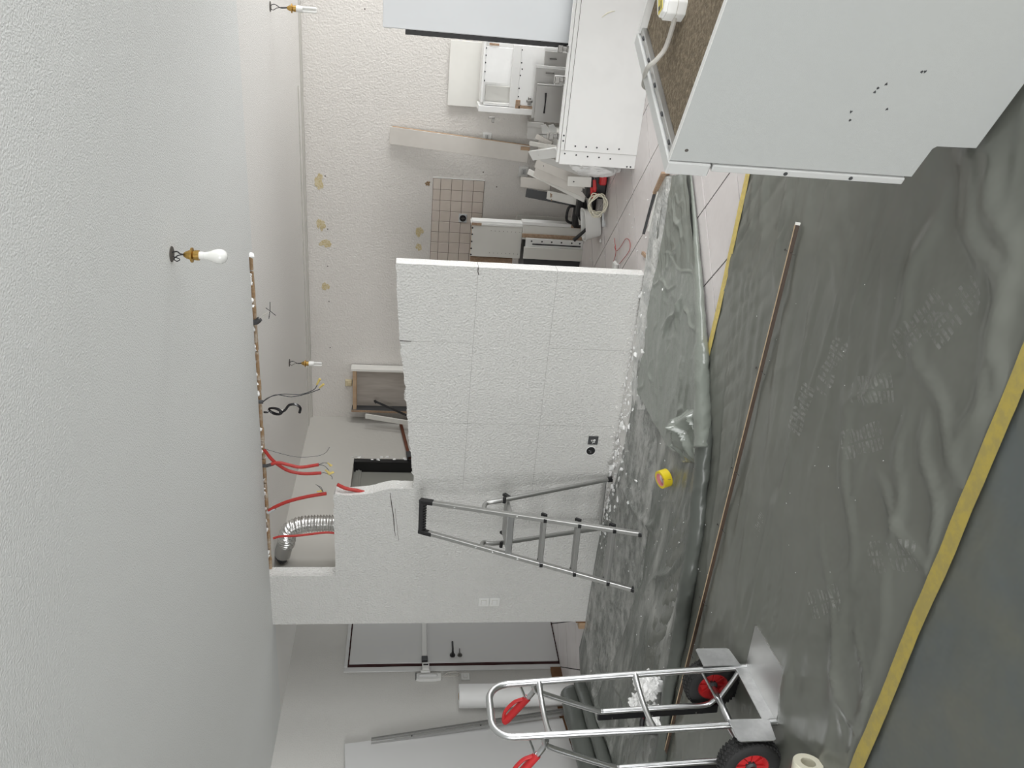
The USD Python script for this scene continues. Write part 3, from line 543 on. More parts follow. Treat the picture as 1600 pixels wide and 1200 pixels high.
single('plastic_sheet', loft([(-5.74, -3.19), (1.9, -3.19)], [(-5.74, -5.6), (1.9, -5.6)], 300, 100, zC), 'film_blue', 'bluish-grey plastic floor sheet on the near side of the closer tape line', 'plastic sheet', smooth=True)
# tape lines
def tape(x0, x1, yc, w, zf, seed):
    x = np.linspace(x0, x1, 160); g = fb(x, x*0, 3, 1, seed)*0.02; e = fb(x, x*0, 14, 1, seed+1)*0.006
    return loft(list(zip(x, yc+g-w/2+e)), list(zip(x, yc+g+w/2-e)), 160, 5, zf)
single('floor_tape', tape(-1.95, 0.6, -1.295, 0.05, lambda x, y, s, t: 0.0145+0*x, 41), 'yellow_tape', 'yellow adhesive tape line along the far edge of the plastic by the tiles', 'tape', smooth=True)
single('floor_tape', tape(-5.6, 1.6, -3.205, 0.056, lambda x, y, s, t: 0.0165+0.003*fb(x, y, 20, 20, 44), 42), 'tape_film', 'long yellow tape line joining the two nearest plastic sheets', 'tape', smooth=True)
# sheets B: dusty sheet along the partition and the cleaner one over it
B2far = [floor_at(*q)[:2] for q in [(1036, 276), (1026, 330), (1016, 400), (1010, 440), (1000, 510), (994, 560), (990, 610), (983, 660), (972, 710), (962, 745), (945, 800), (930, 860), (920, 920), (915, 965), (913, 985), (906, 1012), (907, 1045), (912, 1085), (926, 1130), (946, 1200)]]+[(-5.6, -1.2), (-5.7, -1.5)]
rollline = [floor_at(*q)[:2] for q in [(1083, 272), (1090, 340), (1098, 430), (1108, 540), (1111, 620), (1112, 700), (1106, 770), (1095, 860), (1080, 950), (1066, 1030), (1050, 1120)]]+[(-5.0, -2.25), (-5.7, -2.45)]
foldsB = [((970, 760), (1030, 840), .02, .012), ((1010, 835), (1050, 780), .018, .018), ((1010, 925), (1075, 870), .02, .022), ((960, 860), (940, 980), .015, .012), ((990, 760), (1000, 1000), .012, .008), ((940, 930), (1000, 960), .012, .008), ((1020, 900), (1010, 1040), .012, .009), ((965, 905), (950, 1050), .012, .009), ((1050, 980), (1020, 1060), .02, .014), ((930, 1080), (960, 1180), .03, .03), ((1000, 1150), (960, 1060), .02, .015)]
foldsB = [(floor_at(*a), floor_at(*b), w, h) for a, b, w, h in foldsB]
def zB2(x, y, s, t):
    z = 0.012+0.016*np.maximum(fb(x, y, 2.5, 5, 51)+0.1, 0)+0.010*fb(x, y, 6, 22, 52)
    for k, (a, b, h, w) in enumerate(((1.2, 8, 0.010, 0.12), (2.2, 18, 0.006, 0.14))): z = z+h*np.clip(1-np.abs(fb(x, y, a, b, 53+k, 2))/w, 0, 1)*np.clip(fb(x, y, 2, 2, 57+k)+0.5, 0, 1)
    for f in foldsB: z = z+ridge(x, y, *f)
    return np.maximum(0.005, 0.005+(z-0.005)*np.clip(t*12, 0.1, 1))
sb2 = thing('plastic_sheet', 'dusty crumpled plastic sheet covering the floor in front of the partition and ladder', 'plastic sheet', (-3.6, -1.0, 0))
obj('film', loft(B2far, rollline, 420, 120, zB2), 'film_dusty', sb2, smooth=True)
B1far = [floor_at(*q)[:2] for q in [(1059, 276), (1050, 330), (1042, 380), (1034, 420), (1026, 455), (1020, 488), (1015, 540), (1006, 590), (1006, 616), (1018, 640), (1034, 666), (1050, 695), (1062, 706)]]
B1near = rollline[:5]+[floor_at(1112, 690)[:2]]
foldsB1 = [((1045, 395), (1095, 437), .008, .006), ((1030, 440), (1065, 450), .010, .010), ((1075, 470), (1045, 520), .014, .022), ((1072, 470), (1066, 515), .010, .016), ((1080, 480), (1096, 520), .012, .014), ((1055, 540), (1045, 600), .010, .008), ((1075, 560), (1070, 640), .010, .010), ((1085, 540), (1080, 660), .012, .010), ((1050, 680), (1075, 640), .014, .014), ((1060, 330), (1075, 370), .02, .010), ((1070, 380), (1050, 420), .015, .010), ((1020, 560), (1030, 620), .01, .006)]
foldsB1 = [(floor_at(*a), floor_at(*b), w, h) for a, b, w, h in foldsB1]
def zB1(x, y, s, t):
    z = 0.030+0.014*np.maximum(fb(x, y, 3, 6, 61)+0.1, 0)
    u, v = x*0.80+y*0.60, -x*0.60+y*0.80                              # along and across the sheet
    for k, (a, b, h, w) in enumerate(((1.6, 9, 0.010, 0.14), (3.2, 20, 0.006, 0.16), (5, 5, 0.008, 0.08))):
        z = z+h*np.clip(1-np.abs(fb(u, v, a, b, 63+k, 2))/w, 0, 1)*np.clip(fb(x, y, 2.2, 2.2, 67+k)+0.45, 0, 1)
    for f in foldsB1: z = z+ridge(x, y, *f)
    return z
sb1 = thing('plastic_sheet', 'clean green-grey plastic sheet with a rolled shiny edge beside the bare tiles', 'plastic sheet', (-1.6, -0.7, 0))
obj('film', loft(B1far, B1near, 260, 100, zB1), 'film_clean', sb1, smooth=True)
# shiny rolled edge: a flattened, pinched tube along the edge line
def roll_edge(pts, rad, seed, mt, parent, flat=0.8):
    Q = smooth_path([(p[0], p[1], 0.0) for p in pts], 22); n = len(Q)
    R = np.interp(np.linspace(0, 1, n), np.linspace(0, 1, len(rad)), rad); Q[:, 2] = R*flat+0.006
    m = tube(Q, R, 18, flat=flat, flat_dir=(0, 0, 1)); v = m.vertices
    nn = fb(v[:, 0], v[:, 1]+v[:, 2]*2, 7, 9, seed)+0.6*np.abs(fb(v[:, 0], v[:, 2]+v[:, 1], 16, 22, seed+1))
    c = np.repeat(Q, 18, axis=0); c = np.vstack([c, Q[:1], Q[-1:]]); m.vertices = c+(v-c)*(1+0.75*nn)[:, None]
    v = np.array(m.vertices); v[:, 2] = np.maximum(v[:, 2], 0.004); m.vertices = v
    obj('rolled_edge', m, mt, parent, smooth=True)
def zF(x, y, s_, t): 
    e = np.sin(np.pi*np.clip(s_, 0, 1))**0.7*np.sin(np.pi*np.clip(t, 0, 1))**0.7
    return 0.02+e*(0.05+0.07*np.clip(1-np.abs(fb(x+0.6*y, y, 7, 5, 77, 1))/0.16, 0, 1)+0.05*np.clip(1-np.abs(fb(x, y-0.7*x, 11, 9, 79, 1))/0.14, 0, 1))
obj('crumpled_fold', loft([floor_at(1072, 640)[:2], floor_at(1066, 680)[:2], floor_at(1070, 722)[:2]], [floor_at(1114, 632)[:2], floor_at(1117, 680)[:2], floor_at(1114, 726)[:2]], 70, 50, zF), 'film_fold', sb1, smooth=25)
roll_edge(rollline[:6], [0.010, 0.014, 0.02, 0.035, 0.05, 0.055, 0.06], 71, 'film_fold', sb1, 0.75)
roll_edge(rollline[4:], [0.035, 0.05, 0.055, 0.05, 0.055, 0.05, 0.045, 0.045, 0.04, 0.05], 75, 'film_roll', sb2, 0.7)
# dusty translucent margin under the clean sheet, towards the kitchen
mf = [floor_at(*q)[:2] for q in [(1034, 276), (1022, 340), (1012, 420), (1008, 450), (999, 520), (992, 600), (996, 640)]]
single('plastic_strip', loft(mf, [floor_at(*q)[:2] for q in [(1066, 276), (1050, 360), (1040, 410), (1030, 460), (1024, 520), (1014, 600), (1014, 640)]], 120, 24, lambda x, y, s, t: 0.022+0.016*fb(x, y, 9, 14, 81)), 'film_margin', 'pale dusty strip of thin plastic along the foot of the partition end', 'plastic sheet', smooth=True)
# plaster dust at the partition's foot
def zD(x, y, s, t): return 0.0025+0.016*np.clip(fb(x, y, 7, 9, 91, 5)+0.22, 0, 1)*np.sin(np.pi*np.clip(t, 0, 1))+0.004*t
df = [(-1.50, -0.09), (-1.75, -0.16), (-2.1, -0.22), (-2.4, -0.26), (-2.75, -0.29), (-3.0, -0.30), (-3.3, -0.20), (-3.7, -0.12), (-4.1, -0.07), (-4.5, -0.05)]
single('plaster_dust', loft(df, [(x, -0.001) for x, y in df], 220, 26, zD), 'gypsum_dusty', 'white plaster dust heaped along the foot of the partition', 'dust', kind='stuff', smooth=True)
vf = [(-1.9, -0.2), (-2.6, -0.2), (-3.2, -0.12), (-4.0, -0.06), (-4.7, -0.05)]
single('dust_veil', loft(vf, [(-2.1, -0.75), (-2.7, -0.95), (-3.3, -1.05), (-4.0, -0.9), (-4.9, -0.6)], 160, 60, lambda x, y, s, t: zB2(x, y, s, np.ones_like(x))+0.004), 'dust_veil', 'thin chalky veil of plaster dust on the sheet below the open socket boxes', 'dust', kind='stuff', smooth=True)
m = []
for k in range(330):
    u = rng.random(); x = -1.5-2.3*u**0.9; y = -0.01-abs(rng.gauss(0, 0.16)); s = abs(rng.gauss(0.008, 0.008))+0.003
    m.append(chunk((x, y, 0.008+0.02*(y < -0.3)), (s*2.2, s*1.4, s), 1000+k))
for k in range(90):
    q = floor_at(rng.uniform(940, 1120), rng.uniform(690, 1060)); s = rng.uniform(0.003, 0.008); m.append(chunk((q[0], q[1], 0.02), (s*2, s*1.3, s), 1500+k))
for k in range(40):
    q = floor_at(rng.uniform(900, 1030), rng.uniform(300, 480)); s = rng.uniform(0.004, 0.012); m.append(chunk((q[0], q[1], 0.0), (s*2, s*1.3, s), 1700+k))
for k in range(40):
    q = floor_at(rng.uniform(1150, 1420), rng.uniform(400, 900)); s = rng.uniform(0.002, 0.004); m.append(chunk((q[0], q[1], 0.012), (s*2, s*1.3, s), 1800+k))
single('plaster_crumbs', m, 'gypsum', 'small white plaster crumbs scattered over sheets and floor', 'rubble', kind='stuff', smooth=False)
for k, (px, sz, lab) in enumerate([((958, 709), (.08, .06, .05), 'roundish plaster lump closest to the partition'), ((968, 707), (.10, .04, .03), 'upright plaster bar right behind the lumps near the open socket boxes'), ((963, 730), (.13, .06, .06), 'jagged largest plaster piece next to the ladder foot'), ((977, 733), (.12, .05, .045), 'oblong plaster piece furthest out from the partition foot'), ((963, 765), (.09, .035, .025), 'slim plaster piece between the ladder legs'), ((986, 784), (.06, .045, .03), 'almond-shaped plaster chip on the sheet beside the ladder'), ((998, 750), (.09, .02, .015), 'thin plaster splinter between ladder and tape roll'), ((998, 553), (.09, .05, .03), 'flat plaster flake under the middle of the partition'), ((928, 1047), (.05, .03, .02), 'single white plaster chip far left on the dusty sheet'), ((948, 768), (.06, .03, .03), 'plaster scrap wedged at the back ladder foot')]):
    q = floor_at(*px); single('plaster_chunk', chunk((q[0], q[1]-0.01, 0.014), sz, 2000+k, 0.5), 'gypsum', lab, 'plaster chunk', smooth=False)

# shoe prints in the dust on the sheet
def footprint(px, L, ang, seed, lab):
    c = floor_at(*px); ms = []; g = np.random.default_rng(seed)
    sole = Polygon([(-.5, -.13), (-.45, -.2), (-.2, -.2), (0.0, -.15), (.2, -.2), (.42, -.19), (.5, -.08), (.5, .05), (.42, .18), (.2, .2), (0, .15), (-.2, .18), (-.45, .16), (-.5, .08)])
    bars = [sbox(-.5+k*0.085, -.3, -.5+k*0.085+0.05, .3) for k in range(12)]
    for b in bars:
        q = sole.intersection(affinity.rotate(b, 12, origin='center'))
        if q.is_empty or g.random() < 0.15: continue
        for h in (sbox(-1, -1, 1, -0.015), sbox(-1, 0.015, 1, 1)):
            w = q.intersection(h)
            if w.area > 1e-3 and w.geom_type == 'Polygon': ms.append(affinity.scale(w, L, L, origin=(0, 0)))
    V = []
    out = []
    for w in ms:
        w = affinity.translate(affinity.rotate(w, ang, origin=(0, 0)), c[0], c[1]); v, f = trimesh.creation.triangulate_polygon(w, engine='earcut')
        v, f = np.asarray(v), np.asarray(f); tm = trimesh.Trimesh(np.c_[v, np.zeros(len(v))], f, process=False); tm = tm.subdivide().subdivide(); v3 = np.array(tm.vertices)
        v3[:, 2] = zA(v3[:, 0], v3[:, 1], 0, 0)+0.0015 if c[1] < -1.35 else zB2(v3[:, 0], v3[:, 1], 0, np.ones(len(v3)))+0.002
        tm.vertices = v3
        if tm.face_normals[:, 2].mean() < 0: tm.invert()
        out.append(tm)
    single('shoe_print', out, 'dust_print', lab, 'footprint', smooth=False)
for k, (px, ang, lab) in enumerate([((1440, 510), 150, 'dusty shoe print closest to the cabinet, right on the near sheet'), ((1495, 495), 150, 'faint dusty shoe print just beyond the one closest to the cabinet'), ((1258, 640), 175, 'dusty shoe print across the long crease of the sheet'), ((1305, 570), 170, 'dusty shoe print beyond the crease towards the cabinet'), ((1350, 690), 130, 'dusty shoe print in the middle of the near sheet'), ((1370, 610), 120, 'slanting dusty shoe print above the middle one'), ((1295, 940), 140, 'dusty shoe print near the sack truck base plate'), ((1400, 870), 130, 'dusty shoe print near the closer tape line'), ((1190, 820), 175, 'small dusty heel print halfway along the wooden strip'), ((1052, 905), 100, 'ribbed shoe print on the dusty sheet near the ladder feet'), ((1034, 1030), 110, 'ribbed shoe print on the dusty sheet behind the sack truck')]):
    footprint(px, 0.26 if k != 8 else 0.12, ang, 3000+k, lab)

# ================================================================== LADDER
f1, f2 = np.array([-3.075, -0.878, 0.0]), np.array([-3.479, -0.939, 0.0])
wv = nz(f1-f2); bk = np.array([-wv[1], wv[0], 0]); fc = (f1+f2)/2; th = math.radians(23.5)
upF = bk*math.sin(th)+np.array([0, 0, 1])*math.cos(th)
def LF(a, s): return fc+wv*a+upF*s+np.array([0, 0, 0.004])   # a across, s along the front frame
def halfw(s): return 0.205-0.092*s/1.53
lad = thing('step_ladder', 'aluminium folding step ladder with black feet in front of the partition', 'ladder', fc)
for sg in (1, -1):
    r = obj('front_rail', beam(LF(sg*halfw(0), 0.0), LF(sg*halfw(1.46), 1.46), 0.036, 0.028, bk, 0.004), 'aluminium_dull', lad)
    obj('rail_foot', beam(LF(sg*halfw(0)*1.0, -0.004), LF(sg*halfw(0.035), 0.03), 0.042, 0.028, bk, 0.004), 'black', lad)
obj('top_handle', [beam(LF(-0.125, 1.515), LF(0.125, 1.515), 0.045, 0.036, bk, 0.006), beam(LF(-0.121, 1.43), LF(-0.116, 1.53), 0.044, 0.03, bk, 0.005), beam(LF(0.121, 1.43), LF(0.116, 1.53), 0.044, 0.03, bk, 0.005)]+[beam(LF(-0.1+k*0.02, 1.485), LF(-0.1+k*0.02, 1.5), 0.04, 0.01, bk) for k in range(11)], 'black', lad)
for s in (0.188, 0.415, 0.645):
    h = halfw(s); st = obj('step', [beam(LF(-h, s)+bk*0.028, LF(h, s)+bk*0.028, 0.085, 0.024, bk, 0.003)]+[beam(LF(-h, s+0.013)+bk*(0.0+0.014*k), LF(h, s+0.013)+bk*(0.0+0.014*k), 0.004, 0.004, bk) for k in range(5)], 'aluminium_dull', lad)
    for sg in (1, -1):
        obj('step_bracket', beam(LF(sg*(h+0.004), s-0.022)+bk*0.05, LF(sg*(h+0.004), s+0.012)+bk*0.065, 0.02, 0.024, bk, 0.003), 'black', st)
        obj('step_rivet', beam(LF(sg*(h-0.012), s)-bk*0.02, LF(sg*(h+0.012), s)-bk*0.02, 0.01, 0.02, bk), 'black', st)
s = 0.875; h = halfw(s)
pf = LF(0, s); pl = obj('platform', [cat([(lambda m: (m.apply_transform(frame(wv, bk, np.array([0, 0, 1.0]), pf)), m)[1])(cbox(-h+0.006, 0.0, -0.013, h-0.006, 0.29, 0.013, 0.004))]), *[(lambda m: (m.apply_transform(frame(wv, bk, np.array([0, 0, 1.0]), pf)), m)[1])(cbox(-h+0.02, 0.02+0.026*k, 0.013, h-0.02, 0.03+0.026*k, 0.016)) for k in range(10)]], 'aluminium_dull', lad)
obj('platform_edge', beam(LF(-h+0.004, s)+bk*0.0, LF(h-0.004, s)+bk*0.0, 0.02, 0.045, bk, 0.004), 'aluminium', pl)
obj('platform_bracket', [beam(pf+wv*sg*(h-0.004)+bk*0.25-np.array([0, 0, .02]), pf+wv*sg*(h-0.004)+bk*0.31+np.array([0, 0, .015]), 0.03, 0.02, (0, 0, 1), 0.003) for sg in (1, -1)], 'black', pl)
bf = [fc+wv*sg*0.2+bk*0.822+np.array([0, 0, 0.016]) for sg in (1, -1)]
for sg, b0 in zip((1, -1), bf):
    J = LF(sg*(halfw(1.07)+0.0), 1.07); K = fc+wv*sg*0.165+bk*(0.4+0.125)+np.array([0, 0, 0.86])
    leg = [b0, b0*0.5+K*0.5, K, J*0.55+K*0.45+bk*0.04+np.array([0, 0, 0.03]), J]
    obj('rear_leg', tube(leg, 0.016, 12, 6), 'aluminium_dull', lad)
    obj('rear_foot', beam(b0-np.array([0, 0, 0.015]), b0+nz(K-b0)*0.035, 0.034, 0.034, bk, 0.006), 'black', lad)
K1, K2 = [b+nz(fc+wv*sg*0.165+bk*0.525+np.array([0, 0, 0.86])-b)*0.05 for sg, b in zip((1, -1), bf)]
obj('rear_crossbar', tube([K1, K2], 0.011, 10), 'aluminium_dull', lad)
obj('hinge_bolt', [lathe([(0, -0.02), (0.012, -0.02), (0.012, 0.02), (0, 0.02)], fc+wv*sg*0.172+bk*0.52+np.array([0, 0, 0.835]), wv, 14) for sg in (1, -1)], 'black', lad)
obj('plaster_splash', [chunk(LF(sg*halfw(s0), s0)-bk*0.016, (0.02, 0.012, 0.02), 4000+int(s0*100)) for sg, s0 in ((1, 1.27), (1, .83), (-1, .98), (-1, .80), (-1, 1.1))], 'gypsum', lad, smooth=False)

# ================================================================== SACK TRUCK
Fd = np.array([0.996, 0.091, 0]); Lt = np.array([-0.091, 0.996, 0]); H0 = np.array([-2.569, -2.572, 0.0])
def Tk(f, l, z): return H0+Fd*(f-0.018-0.058*z/1.1)+Lt*l*1.04+np.array([0, 0, z+0.006])
trk = thing('sack_truck', 'silver aluminium two-wheeled sack truck with red grips and red wheel rims', 'hand truck', H0)
arc = [(0.0, 0.152, 0.0), (0, 0.148, 0.5), (0, 0.138, 1.0), (0, 0.137, 1.06)]+[(0, 0.055+0.081*math.cos(a_), 1.062+0.081*math.sin(a_)) for a_ in np.linspace(0.1, math.pi/2, 9)]
arc = arc+[(a, -b, c) for a, b, c in arc[::-1]]
pth = [Tk(*a) for a in arc]
obj('frame_tube', tube(pth, 0.0145, 14), 'aluminium', trk, smooth=60)
for z in (0.925, 0.505):
    w = np.interp(z, [0.5, 1.03], [0.148, 0.138]); obj('crossbar', tube([Tk(0, w, z), Tk(-0.012, w*0.6, z), Tk(-0.02, 0, z), Tk(-0.012, -w*0.6, z), Tk(0, -w, z)], [0.015, 0.0115, 0.0115, 0.0115, 0.015], 12, 4), 'aluminium', trk, smooth=60)
AX = -0.135; ZA = 0.118; RB = -0.195
for sg in (1, -1):
    top_ = Tk(0, sg*0.139, 0.93)
    q = [Tk(-0.0, sg*0.142, 0.945), Tk(-0.035, sg*0.142, 0.94), Tk(-0.07, sg*0.143, 0.90), Tk(RB+0.015, sg*0.145, 0.665), Tk(RB, sg*0.145, 0.63), Tk(RB, sg*0.145, 0.58), Tk(RB, sg*0.145, 0.3), Tk(RB, sg*0.145, 0.16), Tk(RB+0.03, sg*0.145, ZA)]
    obj('rear_strut', tube(q, 0.0125, 12, 4), 'aluminium', trk, smooth=60)
    sk = obj('stair_skid', beam(Tk(RB-0.020, sg*0.145, 0.645), Tk(RB-0.020, sg*0.145, 0.10), 0.046, 0.022, Fd, 0.005), 'black_gloss', trk)
    obj('skid_rivet', [lathe([(0, 0), (0.004, 0), (0.003, 0.003), (0, 0.003)], Tk(RB-0.030, sg*0.145, z)-Lt*0.011, -Lt, 8) for z in (0.2, 0.4, 0.58)], 'steel', sk)
    # handle: arm and red grip with guard
    arm = [Tk(-0.02, sg*0.142, 0.935), Tk(-0.06, sg*0.144, 0.945), Tk(-0.10, sg*0.146, 0.97)]
    obj('grip_arm', [tube(arm, 0.0115, 12, 4), tube([Tk(0, sg*0.139, 1.01), Tk(-0.10, sg*0.146, 0.97)], 0.006, 8)], 'aluminium', trk)
    gp = obj('grip', [tube([Tk(-0.09, sg*0.146, 0.966), Tk(-0.21, sg*0.150, 1.045), Tk(-0.225, sg*0.150, 1.055)], [0.017, 0.0165, 0.017, 0.012], 14)], 'red_plastic', trk, label='red plastic hand grip', smooth=60)
    obj('grip_guard', tube([Tk(-0.095, sg*0.146, 0.985), Tk(-0.112, sg*0.147, 1.022), Tk(-0.16, sg*0.149, 1.055), Tk(-0.21, sg*0.150, 1.06)], 0.008, 8, 5), 'red_plastic', gp)
    obj('axle_brace', tube([Tk(AX-0.01, sg*0.12, ZA), Tk(-0.06, sg*0.14, 0.06), Tk(-0.005, sg*0.15, 0.03)], 0.011, 10, 4), 'aluminium', trk)
    obj('diagonal_brace', tube([Tk(AX, sg*0.12, ZA+0.01), Tk(-0.01, sg*0.15, 0.205)], 0.006, 8), 'aluminium', trk)
    # plate guard in front of the wheel
    pg = Polygon([(0.15, 0.035), (0.255, 0.05), (0.262, 0.06), (0.262, 0.195), (0.255, 0.205), (0.15, 0.205)])
    m = prism(pg, (0, 0, 0), (1, 0, 0), (0, 1, 0), 0.004)
    T = frame(Lt*sg, np.array([0, 0, 1.0]), np.cross(Lt*sg, [0, 0, 1.0]), Tk(0.012, 0, 0)); m.apply_transform(T)
    if sg < 0: pass
    obj('wheel_guard', m, 'aluminium_plate', trk)
obj('axle', [tube([Tk(AX, 0.27, ZA), Tk(AX, -0.27, ZA)], 0.010, 12), tube([Tk(AX, 0.14, ZA), Tk(AX, -0.14, ZA)], 0.014, 12)], 'aluminium', trk)
obj('base_strip', [beam(Tk(0.004, 0.155, 0.03), Tk(0.004, -0.155, 0.03), 0.058, 0.006, (0, 0, 1), 0.002)], 'aluminium_plate', trk)
npoly = Polygon([(0, -0.16), (0, 0.16), (0.215, 0.160), (0.223, 0.150), (0.226, -0.14), (0.208, -0.16)])
m = prism(npoly, (0, 0, 0), (1, 0, 0), (0, 1, 0), 0.005); m.apply_transform(frame(Fd, Lt, np.array([0, 0, 1.0]), Tk(0.004, 0, 0.002))); rot(m, 0.0, Lt, Tk(0, 0, 0))
obj('nose_plate', m, 'aluminium_dull', trk)
for sg in (1, -1):
    c = Tk(AX, sg*0.215, ZA); ax = Lt*sg; Rr = 0.128
    wh = obj('wheel', lathe([(0.068, -0.030), (0.085, -0.037), (0.108, -0.036), (0.119, -0.028), (0.123, -0.012), (0.124, 0.0), (0.123, 0.012), (0.119, 0.028), (0.108, 0.036), (0.085, 0.037), (0.068, 0.030)], c, ax, 48), 'rubber', trk, label='black pneumatic tyre', smooth=60)
    e1 = nz(np.cross(ax, [0, 0, 1.0])); e2 = np.cross(ax, e1); ms = []
    for k in range(40):
        a = 2*np.pi*k/40
        for j, (hh, rr) in enumerate(((-0.030, 0.118), (-0.012, 0.1245), (0.006, 0.1245), (0.024, 0.1205))):
            a2 = a+(0.08 if j % 2 else 0); rd = math.cos(a2)*e1+math.sin(a2)*e2; tg = -math.sin(a2)*e1+math.cos(a2)*e2
            mm = cbox(-0.0065, -0.0065, -0.004, 0.0065, 0.0065, 0.0035, 0.002); mm.apply_transform(frame(nz(tg+ax*0.7), nz(ax-tg*0.7), rd, c+rd*rr+ax*hh)); ms.append(mm)
    obj('tread', ms, 'rubber', wh, smooth=False)
    obj('rim', [lathe([(0.022, -0.014), (0.052, -0.010), (0.062, -0.024), (0.070, -0.031), (0.072, -0.030), (0.072, 0.030), (0.070, 0.031), (0.062, 0.024), (0.052, 0.010), (0.022, 0.014)], c, ax, 36)]+[beam(c+(math.cos(a)*e1+math.sin(a)*e2)*0.022+ax*s2*0.014, c+(math.cos(a)*e1+math.sin(a)*e2)*0.062+ax*s2*0.016, 0.006, 0.012, np.cross(ax, math.cos(a)*e1+math.sin(a)*e2)) for a in np.linspace(0, 2*np.pi, 9)[:-1] for s2 in (-1, 1)], 'red_plastic', wh, label='red wheel rim')
    obj('hub', lathe([(0, -0.034), (0.013, -0.034), (0.022, -0.026), (0.022, 0.026), (0.013, 0.034), (0, 0.034)], c, ax, 24), 'dark_grey', wh)
    obj('axle_cap', lathe([(0, 0), (0.014, 0), (0.013, 0.018), (0.008, 0.024), (0, 0.025)], c+ax*0.034, ax, 18), 'steel', wh)

# ================================================================== THINGS ON THE SHEETS
# long wooden strip with nails
a, b = np.array([-0.765, -1.91, 0.0]), np.array([-3.95, -1.935, 0.0])
stp = thing('wooden_strip', 'long thin wooden carpet strip with protruding nails lying on the near sheet', 'wooden strip', (-2.3, -1.92, 0))
obj('batten', [beam(a+[0, 0, 0.030], b+[0, 0, 0.030], 0.014, 0.008, (0, 0.3, 1), 0.001)], 'strip_brown', stp)
obj('pale_edge', [beam(a+[0, 0.003, 0.0390], b+[0, 0.003, 0.0390], 0.002, 0.006, (0, 0.0, 1))], 'cardboard', stp, label='pale upper edge')
obj('cut_end', beam(a+[0, 0, 0.031], a+[0.010, 0, 0.031], 0.019, 0.0095, (0, 0.3, 1)), 'cream_laminate', stp, label='pale sawn end')
for k, t in enumerate((0.035, 0.2, 0.36, 0.46, 0.60, 0.71, 0.80, 0.9)):
    q = a+(b-a)*t+np.array([0, 0, 0.032]); obj('nail', [tube([q+[0, -0.03, -0.006], q+[0, 0.035, 0.006]], 0.0018, 6), lathe([(0, 0), (0.004, 0), (0.004, 0.002), (0, 0.002)], q+[0, 0.035, 0.006], (0, 1, 0), 8)], 'steel', stp)
# yellow tape roll
q = floor_at(1052, 746); tr = thing('tape_roll', 'bright yellow roll of adhesive tape standing on the dusty sheet', 'tape roll', (q[0], q[1], 0.03))
ax = nz([-0.55, -0.2, 0.82]); ax = nz([-0.16, -0.30, 0.94]); cc = np.array([q[0], q[1], 0.034]); R0, R1 = 0.052, 0.038
obj('tape_winding', lathe([(R1, 0.0), (R0, 0.0), (R0, 0.05), (R1, 0.05)], cc, ax, 40), 'yellow_bright', tr)
obj('paper_core', lathe([(R1, 0.0), (R1, 0.05), (R1-0.004, 0.05), (R1-0.004, 0.0), (R1, 0.0)], cc, ax, 40), 'pink_print', tr, label='pink printed paper core')
obj('core_band', lathe([(R1-0.0042, 0.018), (R1-0.0046, 0.018), (R1-0.0046, 0.03), (R1-0.0042, 0.03)], cc, ax, 40), 'paper_white', tr)
obj('tape_end', cbox(q[0]+0.02, q[1]-R0-0.001, 0.034, q[0]+0.022, q[1]-R0+0.004, 0.08), 'stain_brown', tr)
# cream film roll at the picture's lower edge
q = floor_at(1268, 1191, 0.05); ax = nz([-0.72, -0.20, 0.02]); cr = thing('film_roll', 'cream hollow roll lying on the sheet beside the near truck wheel', 'roll', (q[0], q[1], 0))
cc = np.array([q[0], q[1], 0.062]); obj('winding', lathe([(0.026, 0), (0.050, 0), (0.053, 0.004), (0.053, 0.20), (0.05, 0.204), (0.026, 0.204), (0.026, 0)], cc, ax, 36), 'cream_plastic', cr, smooth=40)
# crumpled white bag with dark red print behind the truck
q = floor_at(1030, 1085); g = np.random.default_rng(5); bag = thing('crumpled_bag', 'crumpled white plastic bag with dark red print behind the sack truck', 'bag', (q[0], q[1], 0.01))
B1_, B2_, B3_ = floor_at(1038, 1070), floor_at(1014, 1098), floor_at(1042, 1122)
obj('bag_body', [crumple(np.array([B1_[0], B1_[1], 0.022]), 0.10, 0.075, 0.07, 6), crumple(np.array([B2_[0], B2_[1], 0.022]), 0.07, 0.055, 0.05, 9), crumple(np.array([B3_[0], B3_[1], 0.022]), 0.075, 0.085, 0.05, 4)], 'paper_white', bag, smooth=20)
obj('red_print', beam((B3_[0]+0.03, B3_[1]+0.05, 0.085), (B3_[0]-0.02, B3_[1]-0.08, 0.075), 0.028, 0.01, (1, 0.1, 0.4), 0.004), 'dark_red', bag, label='dark red printed band')
obj('red_print', beam((B2_[0]+0.0, B2_[1]-0.02, 0.075), (B2_[0]-0.03, B2_[1]-0.09, 0.05), 0.025, 0.01, (1, 0.1, 0.4), 0.004), 'dark_red', bag, label='dark red printed band')
obj('bag_handle', tube([(B2_[0]-0.03, B2_[1]-0.05, 0.04), (B2_[0]-0.10, B2_[1]-0.09, 0.05), (B2_[0]-0.07, B2_[1]-0.15, 0.035), (B3_[0]-0.06, B3_[1]-0.05, 0.04)], 0.016, 8, 5), 'black', bag)
